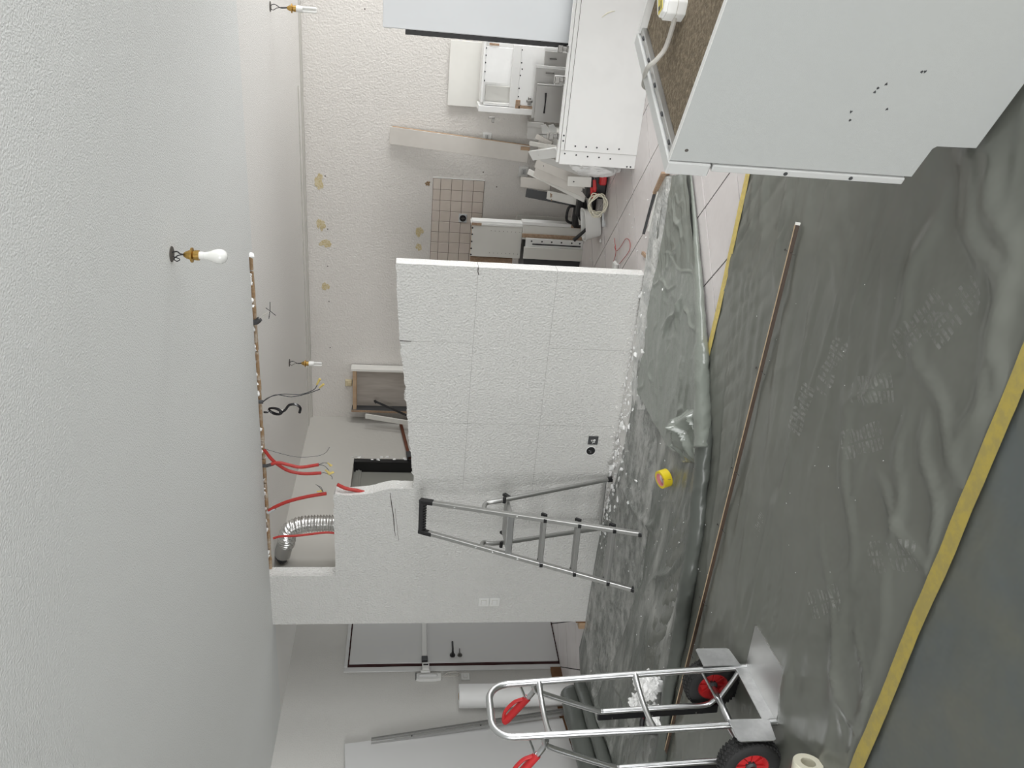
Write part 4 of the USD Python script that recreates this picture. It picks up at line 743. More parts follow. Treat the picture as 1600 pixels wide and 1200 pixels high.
# dark folded sheet roll along the door wall
rl = thing('plastic_roll', 'rolled-up dark green plastic sheet lying on the floor by the leaning white panel', 'plastic roll', (-5.3, -0.6, 0))
r0, r1 = at(893, 1085, 2, 0.1), at(930, 1215, 2, 0.1)
r0[2] = 0.1; r1[2] = 0.1; dv = r1-r0
def wr(P_, r, seed):
    m = tube(smooth_path(P_, 16), r, 20); v = np.array(m.vertices); n = m.vertex_normals; m.vertices = v+n*(0.02*fb(v[:, 0]+v[:, 2], v[:, 1], 9, 4, seed))[:, None]; return m
obj('roll_body', wr([r0, r0+dv*0.5+[0, 0, .01], r0+dv*1.6], 0.095, 5), 'film_roll', rl, smooth=True)
obj('loose_flap', wr([r0+[0.14, -0.02, -0.05], r0+dv*0.5+[0.16, 0, -0.05], r0+dv*1.6+[0.16, 0, -0.05]], 0.05, 8), 'film_roll', rl, smooth=True)

# along the door wall
pr_ = thing('paper_roll', 'tall white roll of covering paper standing against the door wall', 'paper roll', (XL+0.12, 0.2, 0))
obj('winding', lathe([(0.030, 0.0), (0.098, 0.0), (0.1, 0.003), (0.1, 0.985), (0.098, 0.988), (0.030, 0.988)], (XL+0.125, 0.125, 0.0), (0, 0, 1), 36), 'paper_white', pr_, smooth=40)
obj('core', lathe([(0.030, 0.0), (0.030, 0.99), (0.025, 0.99), (0.025, 0.0)], (XL+0.125, 0.125, 0.0), (0, 0, 1), 24), 'cardboard', pr_)
a, b = at(580, 1160, 0, XL+0.05), at(884, 1113, 0, XL+0.12); rail = thing('metal_rail', 'grey metal rail leaning against the door wall beside the white panel', 'rail', b)
obj('profile', [beam(a, b, 0.055, 0.004, (0, 1, 0)), beam(a+[0.012, -0.026, 0], b+[0.012, -0.026, 0], 0.004, 0.026, (0, 1, 0)), beam(a+[0.012, 0.026, 0], b+[0.012, 0.026, 0], 0.004, 0.026, (0, 1, 0)), beam(a+[0.008, 0.006, 0], b+[0.008, 0.006, 0], 0.006, 0.016, (0, 1, 0))], 'aluminium_dull', rail)
obj('screw_hole', [lathe([(0, 0.002), (0.006, 0.002), (0.006, 0)], a+(b-a)*t+np.array([0.003, 0.0, 0]), (1, 0, 0), 10) for t in (0.2, 0.55)], 'black', rail)
pn = thing('spare_door', 'large white door panel leaning against the door wall at the picture edge', 'door panel', (XL+0.05, -0.6, 0))
m = cbox(XL+0.02, -0.93, 0, XL+0.06, -0.085, 1.86, 0.004); rot(m, 6.1, (1, 0, 0), (XL+0.04, -0.085, 0.11)); m.apply_translation([0, 0, -m.bounds[0][2]])
obj('leaf', m, 'door_white', pn)
m = cbox(XL+0.06, -0.80, 1.0, XL+0.064, -0.25, 1.75); 
hb = cbox(XL+0.015, -0.935, 1.5, XL+0.03, -0.925, 1.6); rot(hb, 6.1, (1, 0, 0), (XL+0.04, -0.085, 0.11)); obj('hinge', hb, 'black', pn)

# ================================================================== FOREGROUND CABINET (turned 28 degrees)
O = np.array([-0.397, -2.729, 0.0]); E = np.array([0.8816, -0.472, 0]); Nn = np.array([0.472, 0.8816, 0]); Zu = np.array([0, 0, 1.0])
def cb(s0, w0, z0, s1, w1, z1, b=0.0):
    m = cbox(s0, w0, z0, s1, w1, z1, b); m.apply_transform(frame(E, Nn, Zu, O)); return m
fc_ = thing('base_cabinet', 'grey-sided kitchen base cabinet with open chipboard top standing in the right foreground', 'cabinet', O)
side = Polygon([(0, 0.155), (0.096, 0.150), (0.105, 0.142), (0.109, 0.03), (0.56, 0.03), (0.56, 0.85), (0, 0.85)])
def sidep(w0, w1): return prism(side, O+Nn*w1, E, Zu, w1-w0)
obj('side_panel', sidep(0.0, 0.016), 'grey_panel', fc_, label='grey laminated side panel with a toe-kick notch')
obj('side_panel', sidep(0.584, 0.60), 'white_laminate', fc_)
obj('top_edge', [cb(0.0, 0.0, 0.8502, 0.56, 0.016, 0.852), cb(0.0, 0.584, 0.8502, 0.56, 0.60, 0.852)], 'white_plastic', fc_)
obj('bottom_board', cb(0.01, 0.016, 0.16, 0.56, 0.584, 0.176), 'white_laminate', fc_)
obj('back_board', cb(0.552, 0.016, 0.16, 0.56, 0.584, 0.85), 'white_laminate', fc_)
obj('chipboard_top', cb(0.022, 0.016, 0.812, 0.552, 0.584, 0.830), 'chipboard', fc_, label='raw brown chipboard top')
obj('front_rail', [cb(0.002, 0.016, 0.80, 0.020, 0.584, 0.846, 0.002)], 'aluminium_dull', fc_)
for w in (0.05, 0.17, 0.30, 0.42, 0.53): obj('rail_clip', cb(0.008, w, 0.846, 0.016, w+0.016, 0.8495, 0.001), 'dark_grey', fc_)
obj('corner_bracket', cb(0.024, 0.017, 0.83, 0.07, 0.03, 0.845), 'black', fc_)
obj('drawer_front', cb(-0.046, -0.004, 0.733, -0.004, 0.604, 0.852, 0.004), 'edge_grey', fc_)
dd = obj('door', cb(-0.026, -0.006, 0.172, -0.004, 0.604, 0.729, 0.003), 'edge_grey', fc_)
obj('screw_cap', [lathe([(0, 0.0008), (0.006, 0.0008), (0.006, 0)], O+E*-0.015+Nn*-0.006+Zu*z, -Nn, 12) for z in (0.52, 0.33)], 'dark_grey', dd)
obj('screw_hole', [lathe([(0, 0.0006), (0.005, 0.0006), (0.005, 0)], O+E*0.035+Zu*0.815, -Nn, 12)], 'joint_dark', fc_)
for k, (s, z) in enumerate(((0.262, .395), (0.274, .38), (0.25, .398), (0.315, .31), (0.317, .302), (.19, .43), (.165, .42), (.205, .34))): obj('scuff_mark', prism(Polygon([(math.cos(a_)*0.006*(0.6+0.4*math.sin(3*a_+k)), math.sin(a_)*0.0035) for a_ in np.linspace(0, 6.28, 9)[:-1]]), O+E*s+Zu*z, E, Zu, 0.0005), 'dark_grey', fc_, smooth=False)
for (s, w) in ((0.15, 0.06), (0.15, 0.54), (0.5, 0.06), (0.5, 0.54)):
    obj('levelling_foot', lathe([(0, 0), (0.026, 0), (0.028, 0.006), (0.02, 0.012), (0.016, 0.02), (0.016, 0.12), (0.024, 0.13), (0.024, 0.16), (0, 0.16)], O+E*s+Nn*w, Zu, 18), 'grey_plastic', fc_)
single('cabinet_cover_strip', [beam(floor_at(1040, 270, 0.03), floor_at(1026, 302, 0.02), 0.05, 0.014, (0, 0, 1))], 'chip_edge', 'broken chipboard strip on the floor under the foreground cabinet corner', 'board')
tsn = thing('threshold_strip', 'thin black threshold profile lying on the tiles at the sheet edge', 'profile', floor_at(1020, 330))
obj('profile', [beam(floor_at(1031, 298)+[0, 0, .03], floor_at(1012, 366)+[0, 0, .028], 0.018, 0.004, (0, 0.3, 1))], 'dark_grey', tsn); obj('pale_lip', beam(floor_at(1034, 300)+[0, 0, .02], floor_at(1018, 362)+[0, 0, .02], 0.02, 0.003, (0.3, 0.3, 1)), 'cream_laminate', tsn)
# transformer box with cable on the chipboard
ad = thing('power_adapter', 'white power adapter with a yellow sticker lying on the chipboard cabinet top', 'power adapter', O+E*0.12+Nn*0.5+Zu*0.83)
ac = at(1050, 16, 2, 0.86); ac[2] = 0.83;  yx = nz(at(1050, 4, 2, .86)-at(1050, 30, 2, .86)); yx[2] = 0; yx = nz(yx); xx = np.cross(yx, Zu)
ac = ac+yx*0.035
def ab(x0, y0, z0, x1, y1, z1, b=0.0):
    m = cbox(x0, y0, z0, x1, y1, z1, b); m.apply_transform(frame(xx, yx, Zu, ac)); return m
shp = Polygon([(-0.030, -0.03), (-0.014, -0.048), (0.014, -0.048), (0.030, -0.03), (0.032, 0.03), (0.032, 0.09), (-0.032, 0.09), (-0.032, 0.03)]).buffer(0.008)
m = trimesh.creation.extrude_polygon(shp, 0.05, engine='earcut'); m.apply_transform(frame(xx, yx, Zu, ac)); m2 = trimesh.creation.extrude_polygon(shp.buffer(-0.006), 0.06, engine='earcut'); m2.apply_transform(frame(xx, yx, Zu, ac))
obj('housing', [m, m2], 'white_plastic', ad); obj('housing_seam', (lambda q: (q.apply_transform(frame(xx, yx, Zu, ac+[0, 0, 0.024])), q)[1])(trimesh.creation.extrude_polygon(shp.buffer(0.0012), 0.002, engine='earcut')), 'cable_grey', ad)
st = obj('sticker', ab(-0.022, -0.04, 0.0598, 0.014, 0.02, 0.0608), 'label_yellow', ad, label='yellow warning sticker')
obj('sticker_print', [ab(-0.018, -0.032, 0.0608, -0.006, -0.02, 0.0612), ab(-0.002, -0.034, 0.0608, 0.0, -0.012, 0.0612), ab(0.004, -0.034, 0.0608, 0.006, -0.012, 0.0612)], 'dark_grey', st)
obj('plug_knob', ab(-0.075, -0.005, 0.0, -0.05, 0.045, 0.035, 0.008), 'chip_edge', ad)
cs = ac-yx*0.05+Zu*0.02; e2 = at(1007, 122, 2, 0.845); e3 = at(1013, 139, 2, 0.78)
obj('cable', tube([cs, at(1046, 58, 2, 0.845), at(1038, 78, 2, 0.85), at(1025, 94, 2, 0.866), at(1012, 106, 2, 0.876), e2, e3, e3+[0, 0, -0.15], e3+[-0.02, 0.02, -0.6]], 0.0068, 8, 7), 'cable_grey', ad)

# ================================================================== WHITE CABINET LYING ON ITS SIDE, APPLIANCE BEHIND
YM = 0.65
mc = thing('tall_cabinet', 'white kitchen cabinet lying on its side with metal hinges along its top edge', 'cabinet', (-0.4, YM, 0))
obj('side_board', cbox(-1.018, YM, 0.0, 0.55, YM+0.018, 0.508, 0.001), 'white_laminate', mc)
obj('plinth_board', cbox(-1.112, YM+0.006, 0.0, -1.0195, YM+0.024, 0.532, 0.001), 'white_laminate', mc)
obj('front_edge', [cbox(-1.018, YM-0.004, 0.5085, 0.55, YM+0.02, 0.535, 0.002), cbox(-1.10, YM-0.002, 0.5375, 0.55, YM+0.02, 0.556, 0.002)], 'white_plastic', mc)
obj('edge_groove', cbox(-1.016, YM-0.0005, 0.5055, 0.55, YM+0.01, 0.5088), 'joint_dark', mc)
obj('carcass', [cbox(-1.09, YM+0.024, 0.0, 0.55, YM+0.34, 0.5, 0.002)], 'white_laminate', mc)
obj('cam_hole', [lathe([(0, 0.001), (0.006, 0.001), (0.006, 0)], (x_, YM+y_, z_), (0, -1, 0), 10) for x_, y_, z_ in ((-0.985, 0, .435), (-0.985, 0, .36), (-0.985, 0, .285), (-0.99, 0, .21), (-0.985, 0, .13), (-1.04, .006, .50), (-1.045, .006, .42), (-1.05, .006, .34), (-1.05, .006, .26), (-1.055, .006, .18), (-1.10, .006, .03), (-1.10, .006, .055), (-0.92, -.004, .522), (-0.955, -.004, .522))], 'dark_grey', mc)
for px in ((880, 76), (878, 125), (871, 213)):
    q = at(*px, 1, YM); obj('hinge', [cbox(q[0]-0.02, YM-0.01, 0.555, q[0]+0.02, YM+0.03, 0.565, 0.002), cbox(q[0]-0.012, YM-0.005, 0.564, q[0]+0.012, YM+0.02, 0.60, 0.003), cbox(q[0]-0.025, YM-0.015, 0.592, q[0]+0.018, YM-0.005, 0.625, 0.003)], 'steel', mc)
obj('scratch', [tube([at(940, 27, 1, YM-0.0008), at(950, 20, 1, YM-0.0008), at(961, 17, 1, YM-0.0008)], [0.002, 0.004, 0.002], 6, 4)], 'cream_plastic', mc, label='yellowish scrape on the cabinet side')
YF = 1.05
af = thing('fridge', 'tall white appliance with a black edge seal behind the lying white cabinet', 'refrigerator', (-0.07, YF+0.3, 0))
zt = at(598, 30, 1, YF)[2]; xl = at(740, 55, 1, YF)[0]
obj('door', cbox(xl, YF, 0.06, xl+0.6, YF+0.03, zt, 0.004), 'appliance_white', af)
obj('door_seal', cbox(xl-0.034, YF+0.032, 0.10, xl+0.59, YF+0.05, zt-0.15), 'black', af)
obj('body', cbox(xl+0.002, YF+0.052, 0.04, xl+0.598, YF+0.62, zt-0.004, 0.004), 'appliance_white', af)
obj('hinge_cover', cbox(xl-0.006, YF+0.03, zt-0.06, xl+0.03, YF+0.06, zt-0.01, 0.003), 'white_plastic', af)
obj('foot', [lathe([(0, 0), (0.02, 0), (0.02, 0.045), (0, 0.045)], (xl+dx, YF+dy, 0), (0, 0, 1), 14) for dx in (.06, .54) for dy in (.1, .55)], 'black', af)

# ================================================================== KITCHEN HEAP
def kb(xa, ya, xb, yb, Y, t, bev=0.002):
    """box whose front face lies in the plane y = Y between two corners seen in the photograph"""
    p, q = at(xa, ya, 1, Y), at(xb, yb, 1, Y); return cbox(min(p[0], q[0]), Y, min(p[2], q[2]), max(p[0], q[0]), Y+t, max(p[2], q[2]), bev)
def down(m):
    b = m.bounds; return cbox(b[0][0], b[0][1], 0.0, b[1][0], b[1][1], b[1][2], 0.002)
def plank(pa, pb, wpx, Ya, Yb, t, name_mat=None):
    """plank between two photograph points at the depths Ya and Yb; its width lies in the picture plane"""
    a, b = at(*pa, 1, Ya), at(*pb, 1, Yb); w = wpx*np.linalg.norm(at(pa[0], pa[1], 1, Ya)-C)/FPX
    d = nz(b-a); n = np.array([0, -1.0, 0]); return beam(a, b, w, t, np.cross(d, n), 0.0015), a, b
single('wall_board', [kb(704, 62, 760, 169, 2.575, 0.022), kb(752, 62, 900, 168, 2.58, 0.017)], 'cream_laminate', 'flat cream board standing against the kitchen wall behind the dismantled cabinets', 'board')
# dismantled wall cabinet
wc = thing('wall_cabinet', 'white dismantled kitchen wall unit with open shelf behind the grey drawer fronts', 'cabinet', at(840, 130, 1, 2.3))
p, q = at(754, 66, 1, 2.22), at(860, 182, 1, 2.22); X0, X1, Z1, Z0 = q[0], p[0]+0.2, p[2], 0.0
obj('back_board', cbox(X0+0.03, 2.42, 0.02, X1, 2.432, Z1-0.02), 'white_laminate', wc)
obj('side_board', [cbox(X0, 2.20, 0.0, X0+0.05, 2.43, Z1, 0.002), cbox(X0+0.055, 2.22, 0.0, X0+0.075, 2.43, Z1-0.04, 0.002)], 'white_laminate', wc)
obj('top_board', cbox(X0+0.076, 2.20, Z1-0.03, X1, 2.42, Z1-0.012, 0.002), 'white_laminate', wc)
f = kb(759, 72, 812, 133, 2.215, 0.016); obj('front_board', f, 'white_laminate', wc)
bb = f.bounds; obj('dowel_hole', [lathe([(0, 0.001), (0.007, 0.001), (0.007, 0)], (bb[0][0]+(bb[1][0]-bb[0][0])*k, 2.215, bb[1][2]-0.006), (0, -1, 0), 8) for k in (.05, .3, .55, .75, .95)], 'dark_grey', wc)
obj('shelf', [kb(759, 133, 805, 165, 2.30, 0.018), kb(757, 160, 806, 164, 2.215, 0.18)], 'cream_laminate', wc)
obj('bracket', [kb(764, 182, 773, 186, 2.2, 0.02), kb(769, 184, 772, 192, 2.2, 0.015)], 'steel', wc)
obj('chipped_corner', kb(765, 67, 780, 72, 2.21, 0.014), 'chip_edge', wc)
s2 = thing('drilled_board', 'white drilled cabinet side panel with a metal hinge plate in the heap', 'board', at(830, 120, 1, 2.1))
f = down(kb(807, 70, 860, 168, 2.10, 0.018)); obj('panel', f, 'white_laminate', s2); bb = f.bounds
obj('panel_edge', kb(803, 70, 807.5, 168, 2.095, 0.023), 'white_plastic', s2)
obj('drill_hole', [lathe([(0, 0.001), (0.006, 0.001), (0.006, 0)], at(x_, y_, 1, 2.10), (0, -1, 0), 8) for x_, y_ in ((813, 72), (816, 78), (812, 86), (815, 98), (811, 105), (816, 108), (813, 118), (809, 125), (811, 138), (807, 144), (810, 151))], 'dark_grey', s2)
q = at(827, 158, 1, 2.10); obj('hinge_plate', [cbox(q[0]-0.03, 2.085, q[2]-0.012, q[0]+0.03, 2.0995, q[2]+0.012, 0.003), cbox(q[0]-0.01, 2.08, q[2]-0.025, q[0]+0.01, 2.0995, q[2]+0.025, 0.003)], 'steel', s2)
obj('broken_edge', [kb(806, 156, 812, 170, 2.09, 0.028), kb(810, 165, 833, 171, 2.09, 0.028)], 'chip_edge', s2)
for (xa, ya, xb, yb, Y, lab) in ((852, 80, 890, 108, 1.98, 'small grey drawer front at the back with a steel pull'), (838, 106, 890, 189, 1.88, 'large grey drawer front behind the one with the oval slot')):
    t = thing('grey_panel', lab, 'drawer front', at((xa+xb)/2, (ya+yb)/2, 1, Y)); obj('panel', down(kb(xa, ya, xb, yb, Y, 0.019)), 'grey_laminate', t); obj('edge_band', kb(xa-1, ya-1.5, xb, ya, Y, 0.02, 0), 'white_plastic', t)
    if Y > 1.9: obj('pull', [kb(859, 91, 870, 94, Y-0.012, 0.01), kb(853, 112, 866, 116, 1.87, 0.01)], 'steel', t)
t = thing('grey_panel', 'grey front panel with a long oval handle slot', 'drawer front', at(858, 160, 1, 1.80)); f = down(kb(840, 133, 878, 193, 1.80, 0.019)); obj('panel', f, 'grey_laminate', t)
obj('edge_band', kb(840, 132, 878, 133.5, 1.80, 0.019, 0), 'white_plastic', t)
obj('handle_slot', tube([at(853, 145, 1, 1.799), at(852, 160, 1, 1.799), at(850, 177, 1, 1.799)], [0.008, 0.005, 0.007], 8, 4), 'black', t)
single('loose_board', down(kb(868, 118, 884, 134, 1.74, 0.05)), 'white_laminate', 'short white drawer side upright beside the lying cabinet hinge', 'board')
single('loose_board', down(kb(852, 73, 880, 80, 1.945, 0.03)), 'white_laminate', 'white board edge above the small grey drawer front', 'board')
# leaning plank
a, b = at(609, 211, 1, 2.58), at(826, 241, 1, 2.40)
lp = thing('leaning_plank', 'long grey plank with a pale wooden edge leaning against the kitchen wall', 'plank', b); sd = nz(np.cross(nz(b-a), (0, -1, 0)))
obj('board', beam(a, b, 0.15, 0.026, sd, 0.002), 'plank_beige', lp); k = 1 if sd[0] > 0 else -1
obj('raw_edge', beam(a+sd*k*0.077+[0, 0, -0.02], b+sd*k*0.077, 0.005, 0.024, sd), 'wood_pale', lp, label='pale raw wooden edge'); obj('wooden_block', beam(b+sd*k*0.05+[0, -0.016, 0.08], b+sd*k*0.05+[0, -0.016, 0.0], 0.03, 0.012, sd), 'wood_pale', lp)
# pile of boards, some in darker tones that paint in their shade
def pile(lab, pa, pb, wpx, Ya, Yb, t, mt, holes=(), name='loose_board'):
    m, a, b = plank(pa, pb, wpx, Ya, Yb, t)
    th_ = thing(name, lab, 'board', (b if b[2] < a[2] else a)); obj('board', m, mt, th_)
    if holes: obj('screw_hole', [lathe([(0, 0.001), (0.006, 0.001), (0.006, 0)], a+(b-a)*k+np.array([0, -t/2-0.0005, 0]), (0, -1, 0), 8) for k in holes], 'dark_grey', th_)
single('stacked_carcass', cbox(-1.50, 1.9, 0.0, -1.12, 2.35, 0.43, 0.002), 'cream_laminate', 'closed cream carcass on the floor carrying the pile of loose boards', 'cabinet')
pile('bright white short board propped on top of the pile beside the lying cabinet', (830, 243), (872, 237.5), 15, 1.28, 0.97, 0.018, 'white_laminate', (.3,))
pile('broad grey-white board slanting from the bright short board down to the red tools', (838, 254), (918, 288), 15, 1.75, 1.45, 0.018, 'plank_beige', (.15,))
pile('darker board edge under the lying cabinet, topmost of the slanting boards', (846, 247), (922, 275), 9, 1.60, 1.35, 0.018, 'grey_laminate')
pile('short square-ended board lying across the slanting boards', (887, 283), (924, 284.5), 15, 1.38, 1.34, 0.018, 'cream_laminate', (.25,))
pile('long narrow strip running diagonally over the pile to its front corner', (826, 268), (914, 312), 8, 1.95, 1.55, 0.022, 'cream_laminate', (.1,))
pile('board ending at the rear of the pile next to the low wall socket', (814, 284), (860, 290), 15, 2.25, 2.1, 0.02, 'plank_beige')
pile('wide board under the diagonal strip, its end at the red tools', (836, 268), (917, 302), 14, 1.85, 1.50, 0.018, 'plank_beige', (.9,))
pile('cream board with a torn brown spot at the near side of the pile', (855, 304), (911, 316), 13, 2.0, 1.85, 0.02, 'cream_laminate')
pile('black board lying on edge at the left end of the pile', (822, 301), (905, 317), 13, 2.15, 2.02, 0.02, 'dark_grey')
pile('thin grey board lying level behind the bright short board', (828, 224), (870, 231), 6, 1.9, 1.7, 0.018, 'cream_laminate')
pile('grey strip on top of the grey bundle under the drawer fronts', (824, 194), (850, 196), 7, 2.15, 2.1, 0.02, 'grey_laminate')
pile('grey bent panel between the leaning plank and the white brackets', (824, 207), (850, 210), 18, 2.15, 2.1, 0.015, 'grey_laminate')
pile('small board tilted over the grey bent panel', (838, 213), (862, 226), 7, 1.95, 1.85, 0.015, 'plank_beige')
pile('narrow pale upright piece at the pile corner by the black bag', (918, 300), (924, 338), 7, 1.55, 1.7, 0.02, 'plank_beige')
q = at(862, 310, 1, 1.985); single('torn_spot', [chunk((q[0]+k*0.012, q[1]-0.012, q[2]-0.01+0.004*k), (0.05, 0.006, 0.028), 4700+k) for k in range(4)], 'chip_edge', 'torn brown cardboard scrap on the cream board in the pile', 'scrap', smooth=False)
for (pa, pb, lab) in (((847, 196), (855, 224), 'white pointed drawer runner bracket standing in the pile'), ((859, 196), (868, 220), 'white bracket next to the lying cabinet corner hinge')):
    t = thing('runner_bracket', lab, 'bracket', at(*pb, 1, 1.93)); p, q = at(*pa, 1, 1.93), at(*pb, 1, 1.93); w = 0.03
    obj('bracket_plate', prism(Polygon([(p[0]-0.0, p[2]+0.01), (p[0]-0.13, p[2]-0.03), (p[0]-0.16, p[2]-0.075), (p[0]-0.02, p[2]-0.06), (p[0]+0.01, p[2]-0.03)]), (0, 1.94, 0), (1, 0, 0), (0, 0, 1), 0.012), 'white_plastic', t)
    obj('steel_slider', [beam((p[0]-0.07, 1.925, p[2]+0.015), (p[0]-0.07, 1.925, p[2]-0.07), 0.008, 0.006, (1, 0, 0))], 'steel', t)
single('cloth', crumple(np.array([at(935, 262, 1, 1.0)[0], 1.02, 0.0]), 0.07, 0.14, 0.19, 3, 3, 0.35), 'paper_white', 'white cloth hanging out beside the lying cabinet above the red tools', 'cloth', smooth=30)
# tool case with red handles
q = floor_at(952, 285); tb = thing('tool_case', 'black tool case with red handles on the tiles', 'tool case', (q[0]-0.05, q[1]+0.16, 0))
obj('case', [cbox(q[0]-0.15, q[1]+0.05, 0.0, q[0]+0.07, q[1]+0.36, 0.16, 0.015)], 'black', tb)
obj('handle', tube([(q[0]-0.10, q[1]+0.02, 0.07), (q[0]-0.13, q[1]+0.01, 0.11), (q[0]-0.05, q[1]+0.01, 0.13)], 0.014, 10, 4), 'red_plastic', tb, label='red handle')
obj('lid_clip', cbox(q[0]-0.03, q[1]+0.0, 0.02, q[0]+0.07, q[1]+0.05, 0.075, 0.01), 'red_plastic', tb)
q = at(930, 287, 1, 1.3); t = thing('screwdriver', 'screwdriver with a red handle resting on the black tool case', 'screwdriver', (q[0], 1.3, q[2])); obj('handle', tube([(q[0]+0.03, 1.3, q[2]+0.01), (q[0]-0.04, 1.29, q[2]-0.0), (q[0]-0.06, 1.29, q[2]-0.005)], [0.012, 0.017, 0.016, 0.01], 10), 'red_plastic', t); obj('blade', tube([(q[0]+0.03, 1.3, q[2]+0.01), (q[0]+0.11, 1.31, q[2]+0.03)], 0.004, 6), 'steel', t)
# black drill box and cord
q = floor_at(938, 320); db = thing('drill_box', 'black power drill box behind the white cord', 'box', (q[0], q[1]+0.25, 0)); obj('box', [cbox(q[0]-0.19, q[1]+0.14, 0.0, q[0]+0.06, q[1]+0.34, 0.13, 0.02), cbox(q[0]-0.15, q[1]+0.13, 0.10, q[0]+0.02, q[1]+0.22, 0.16, 0.015)], 'black', db); obj('latch', [cbox(q[0]-0.1, q[1]+0.125, 0.05, q[0]-0.06, q[1]+0.14, 0.08, 0.003)], 'dark_grey', db)
q = floor_at(954, 315); cd = thing('extension_cord', 'cream extension cord coiled upright against the black drill box', 'cable', (q[0]-0.05, q[1]+0.08, 0)); pts = []
for k in range(60):
    a_ = k*0.6; R_ = 0.062+0.012*math.sin(k*1.7); pts.append((q[0]-0.05+R_*1.25*math.cos(a_)+0.01*math.sin(k*.9), q[1]+0.07+0.022*math.sin(k*0.7)+0.03*math.sin(a_)*0.6, 0.082+R_*math.sin(a_)))
obj('coil', tube(pts, 0.005, 7, 3), 'cream_plastic', cd); obj('plug', [tube([pts[-1], (q[0]-0.16, q[1]+0.02, 0.03), (q[0]-0.20, q[1]+0.0, 0.022)], [0.005, 0.012, 0.018], 10, 4)], 'grey_plastic', cd)
# white tub with brush
q = floor_at(944, 356); tu = thing('plastic_tub', 'light grey plastic tub on the tiles beside the coiled cord', 'tub', (q[0], q[1]+0.1, 0))
tc = np.array([q[0]+0.0, q[1]+0.13, 0]); prof = [(0.0, 0.0), (0.085, 0.0), (0.095, 0.008), (0.118, 0.125), (0.124, 0.128), (0.124, 0.134), (0.114, 0.134), (0.092, 0.014), (0.0, 0.012)]
m = lathe(prof, (0, 0, 0), (0, 0, 1), 40); v = np.array(m.vertices); r_ = np.hypot(v[:, 0], v[:, 1]); a_ = np.arctan2(v[:, 1], v[:, 0]); k_ = (np.abs(np.cos(a_))**5+np.abs(np.sin(a_))**5)**(-0.2); v[:, 0] *= k_*1.05; v[:, 1] *= k_*0.8; m.vertices = v; rot(m, -8, (0, 1, 0), (0, 0, 0)); m.apply_translation(-np.array([0, 0, m.bounds[0][2]])); rot(m, 10, (0, 0, 1), (0, 0, 0)); m.apply_translation(tc)
obj('tub_body', m, 'grey_plastic_light' if 'grey_plastic_light' in MAT else 'white_plastic', tu, smooth=40)
br = thing('brush', 'black handled brush leaning out of the grey tub', 'brush', tc+[-0.1, 0, .1]); obj('handle', tube([tc+[-0.15, -0.02, 0.21], tc+[-0.07, -0.01, 0.13], tc+[0.02, 0.02, 0.05]], [0.016, 0.013, 0.012], 8), 'black', br); obj('bristles', cbox(tc[0]+0.0, tc[1]-0.01, 0.02, tc[0]+0.06, tc[1]+0.04, 0.06, 0.005), 'dark_grey', br)
# black work bag on the pile
q = at(903, 337, 1, 1.95); wb = thing('work_light', 'black work lamp with a pale front plate beside the pile of boards', 'work lamp', (q[0], 1.95, 0)); obj('housing', [cbox(q[0]-0.11, 1.93, q[2]-0.05, q[0]+0.09, 2.02, q[2]+0.04, 0.02), tube([(q[0]-0.08, 1.97, q[2]+0.02), (q[0]-0.05, 1.97, q[2]+0.09), (q[0]+0.06, 1.97, q[2]+0.085), (q[0]+0.08, 1.97, q[2]+0.02)], 0.012, 8, 5)], 'black', wb); obj('front_plate', beam((q[0]-0.07, 1.915, q[2]-0.03), (q[0]+0.08, 1.915, q[2]+0.01), 0.035, 0.012, (0, 0, 1), 0.003), 'cream_laminate', wb); obj('stand', [tube([(q[0]-0.08, 1.97, q[2]-0.03), (q[0]-0.10, 1.95, 0.01)], 0.01, 8), tube([(q[0]+0.07, 1.97, q[2]-0.03), (q[0]+0.09, 1.95, 0.01)], 0.01, 8)], 'black', wb)
# cabinets dumped behind the partition
YB1 = 2.02
cbn = thing('drilled_cabinet', 'cream drilled cabinet carcass standing on another carcass behind the partition', 'cabinet', at(812, 380, 1, YB1))
f = kb(738, 351, 812, 404, YB1, 0.018); obj('front_board', f, 'cream_laminate', cbn); bb = f.bounds
obj('side_board', [cbox(bb[1][0]+0.002, YB1-0.01, bb[0][2], bb[1][0]+0.02, YB1+0.12, bb[1][2]+0.01, 0.001), cbox(bb[1][0]+0.022, YB1, bb[0][2]-0.0, bb[1][0]+0.036, YB1+0.10, bb[1][2]+0.004, 0.001)], 'white_laminate', cbn)
obj('carcass', cbox(bb[0][0], YB1+0.018, bb[0][2], bb[1][0], YB1+0.14, bb[1][2]-0.005), 'chip_edge', cbn)
obj('torn_corner', cbox(bb[1][0]-0.002, YB1-0.012, bb[1][2]-0.08, bb[1][0]+0.022, YB1-0.009, bb[1][2]+0.008), 'chip_edge', cbn)
obj('shelf_hole', [lathe([(0, 0.0008), (0.003, 0.0008), (0.003, 0)], (bb[0][0]+(bb[1][0]-bb[0][0])*fx, YB1, bb[0][2]+(bb[1][2]-bb[0][2])*fz), (0, -1, 0), 8) for fx in (0.14, 0.84) for fz in np.linspace(.05, .62, 8)]+[lathe([(0, 0.001), (0.008, 0.001), (0.008, 0)], (bb[0][0]+(bb[1][0]-bb[0][0])*fx, YB1, bb[1][2]-0.004), (0, -1, 0), 8) for fx in (.05, .25, .47, .7, .9)], 'dark_grey', cbn, kind='stuff')
cl = thing('lower_carcass', 'opened white cabinet carcass on the floor behind the partition, with drilled rails', 'cabinet', at(912, 385, 1, 1.95))
p, q = at(818, 352, 1, 1.98), at(911, 420, 1, 1.93); X0, X1 = q[0]-0.1, p[0]
obj('side_board', cbox(X1-0.13, 1.99, 0.0, X1-0.002, 2.01, p[2], 0.001), 'cream_laminate', cl)
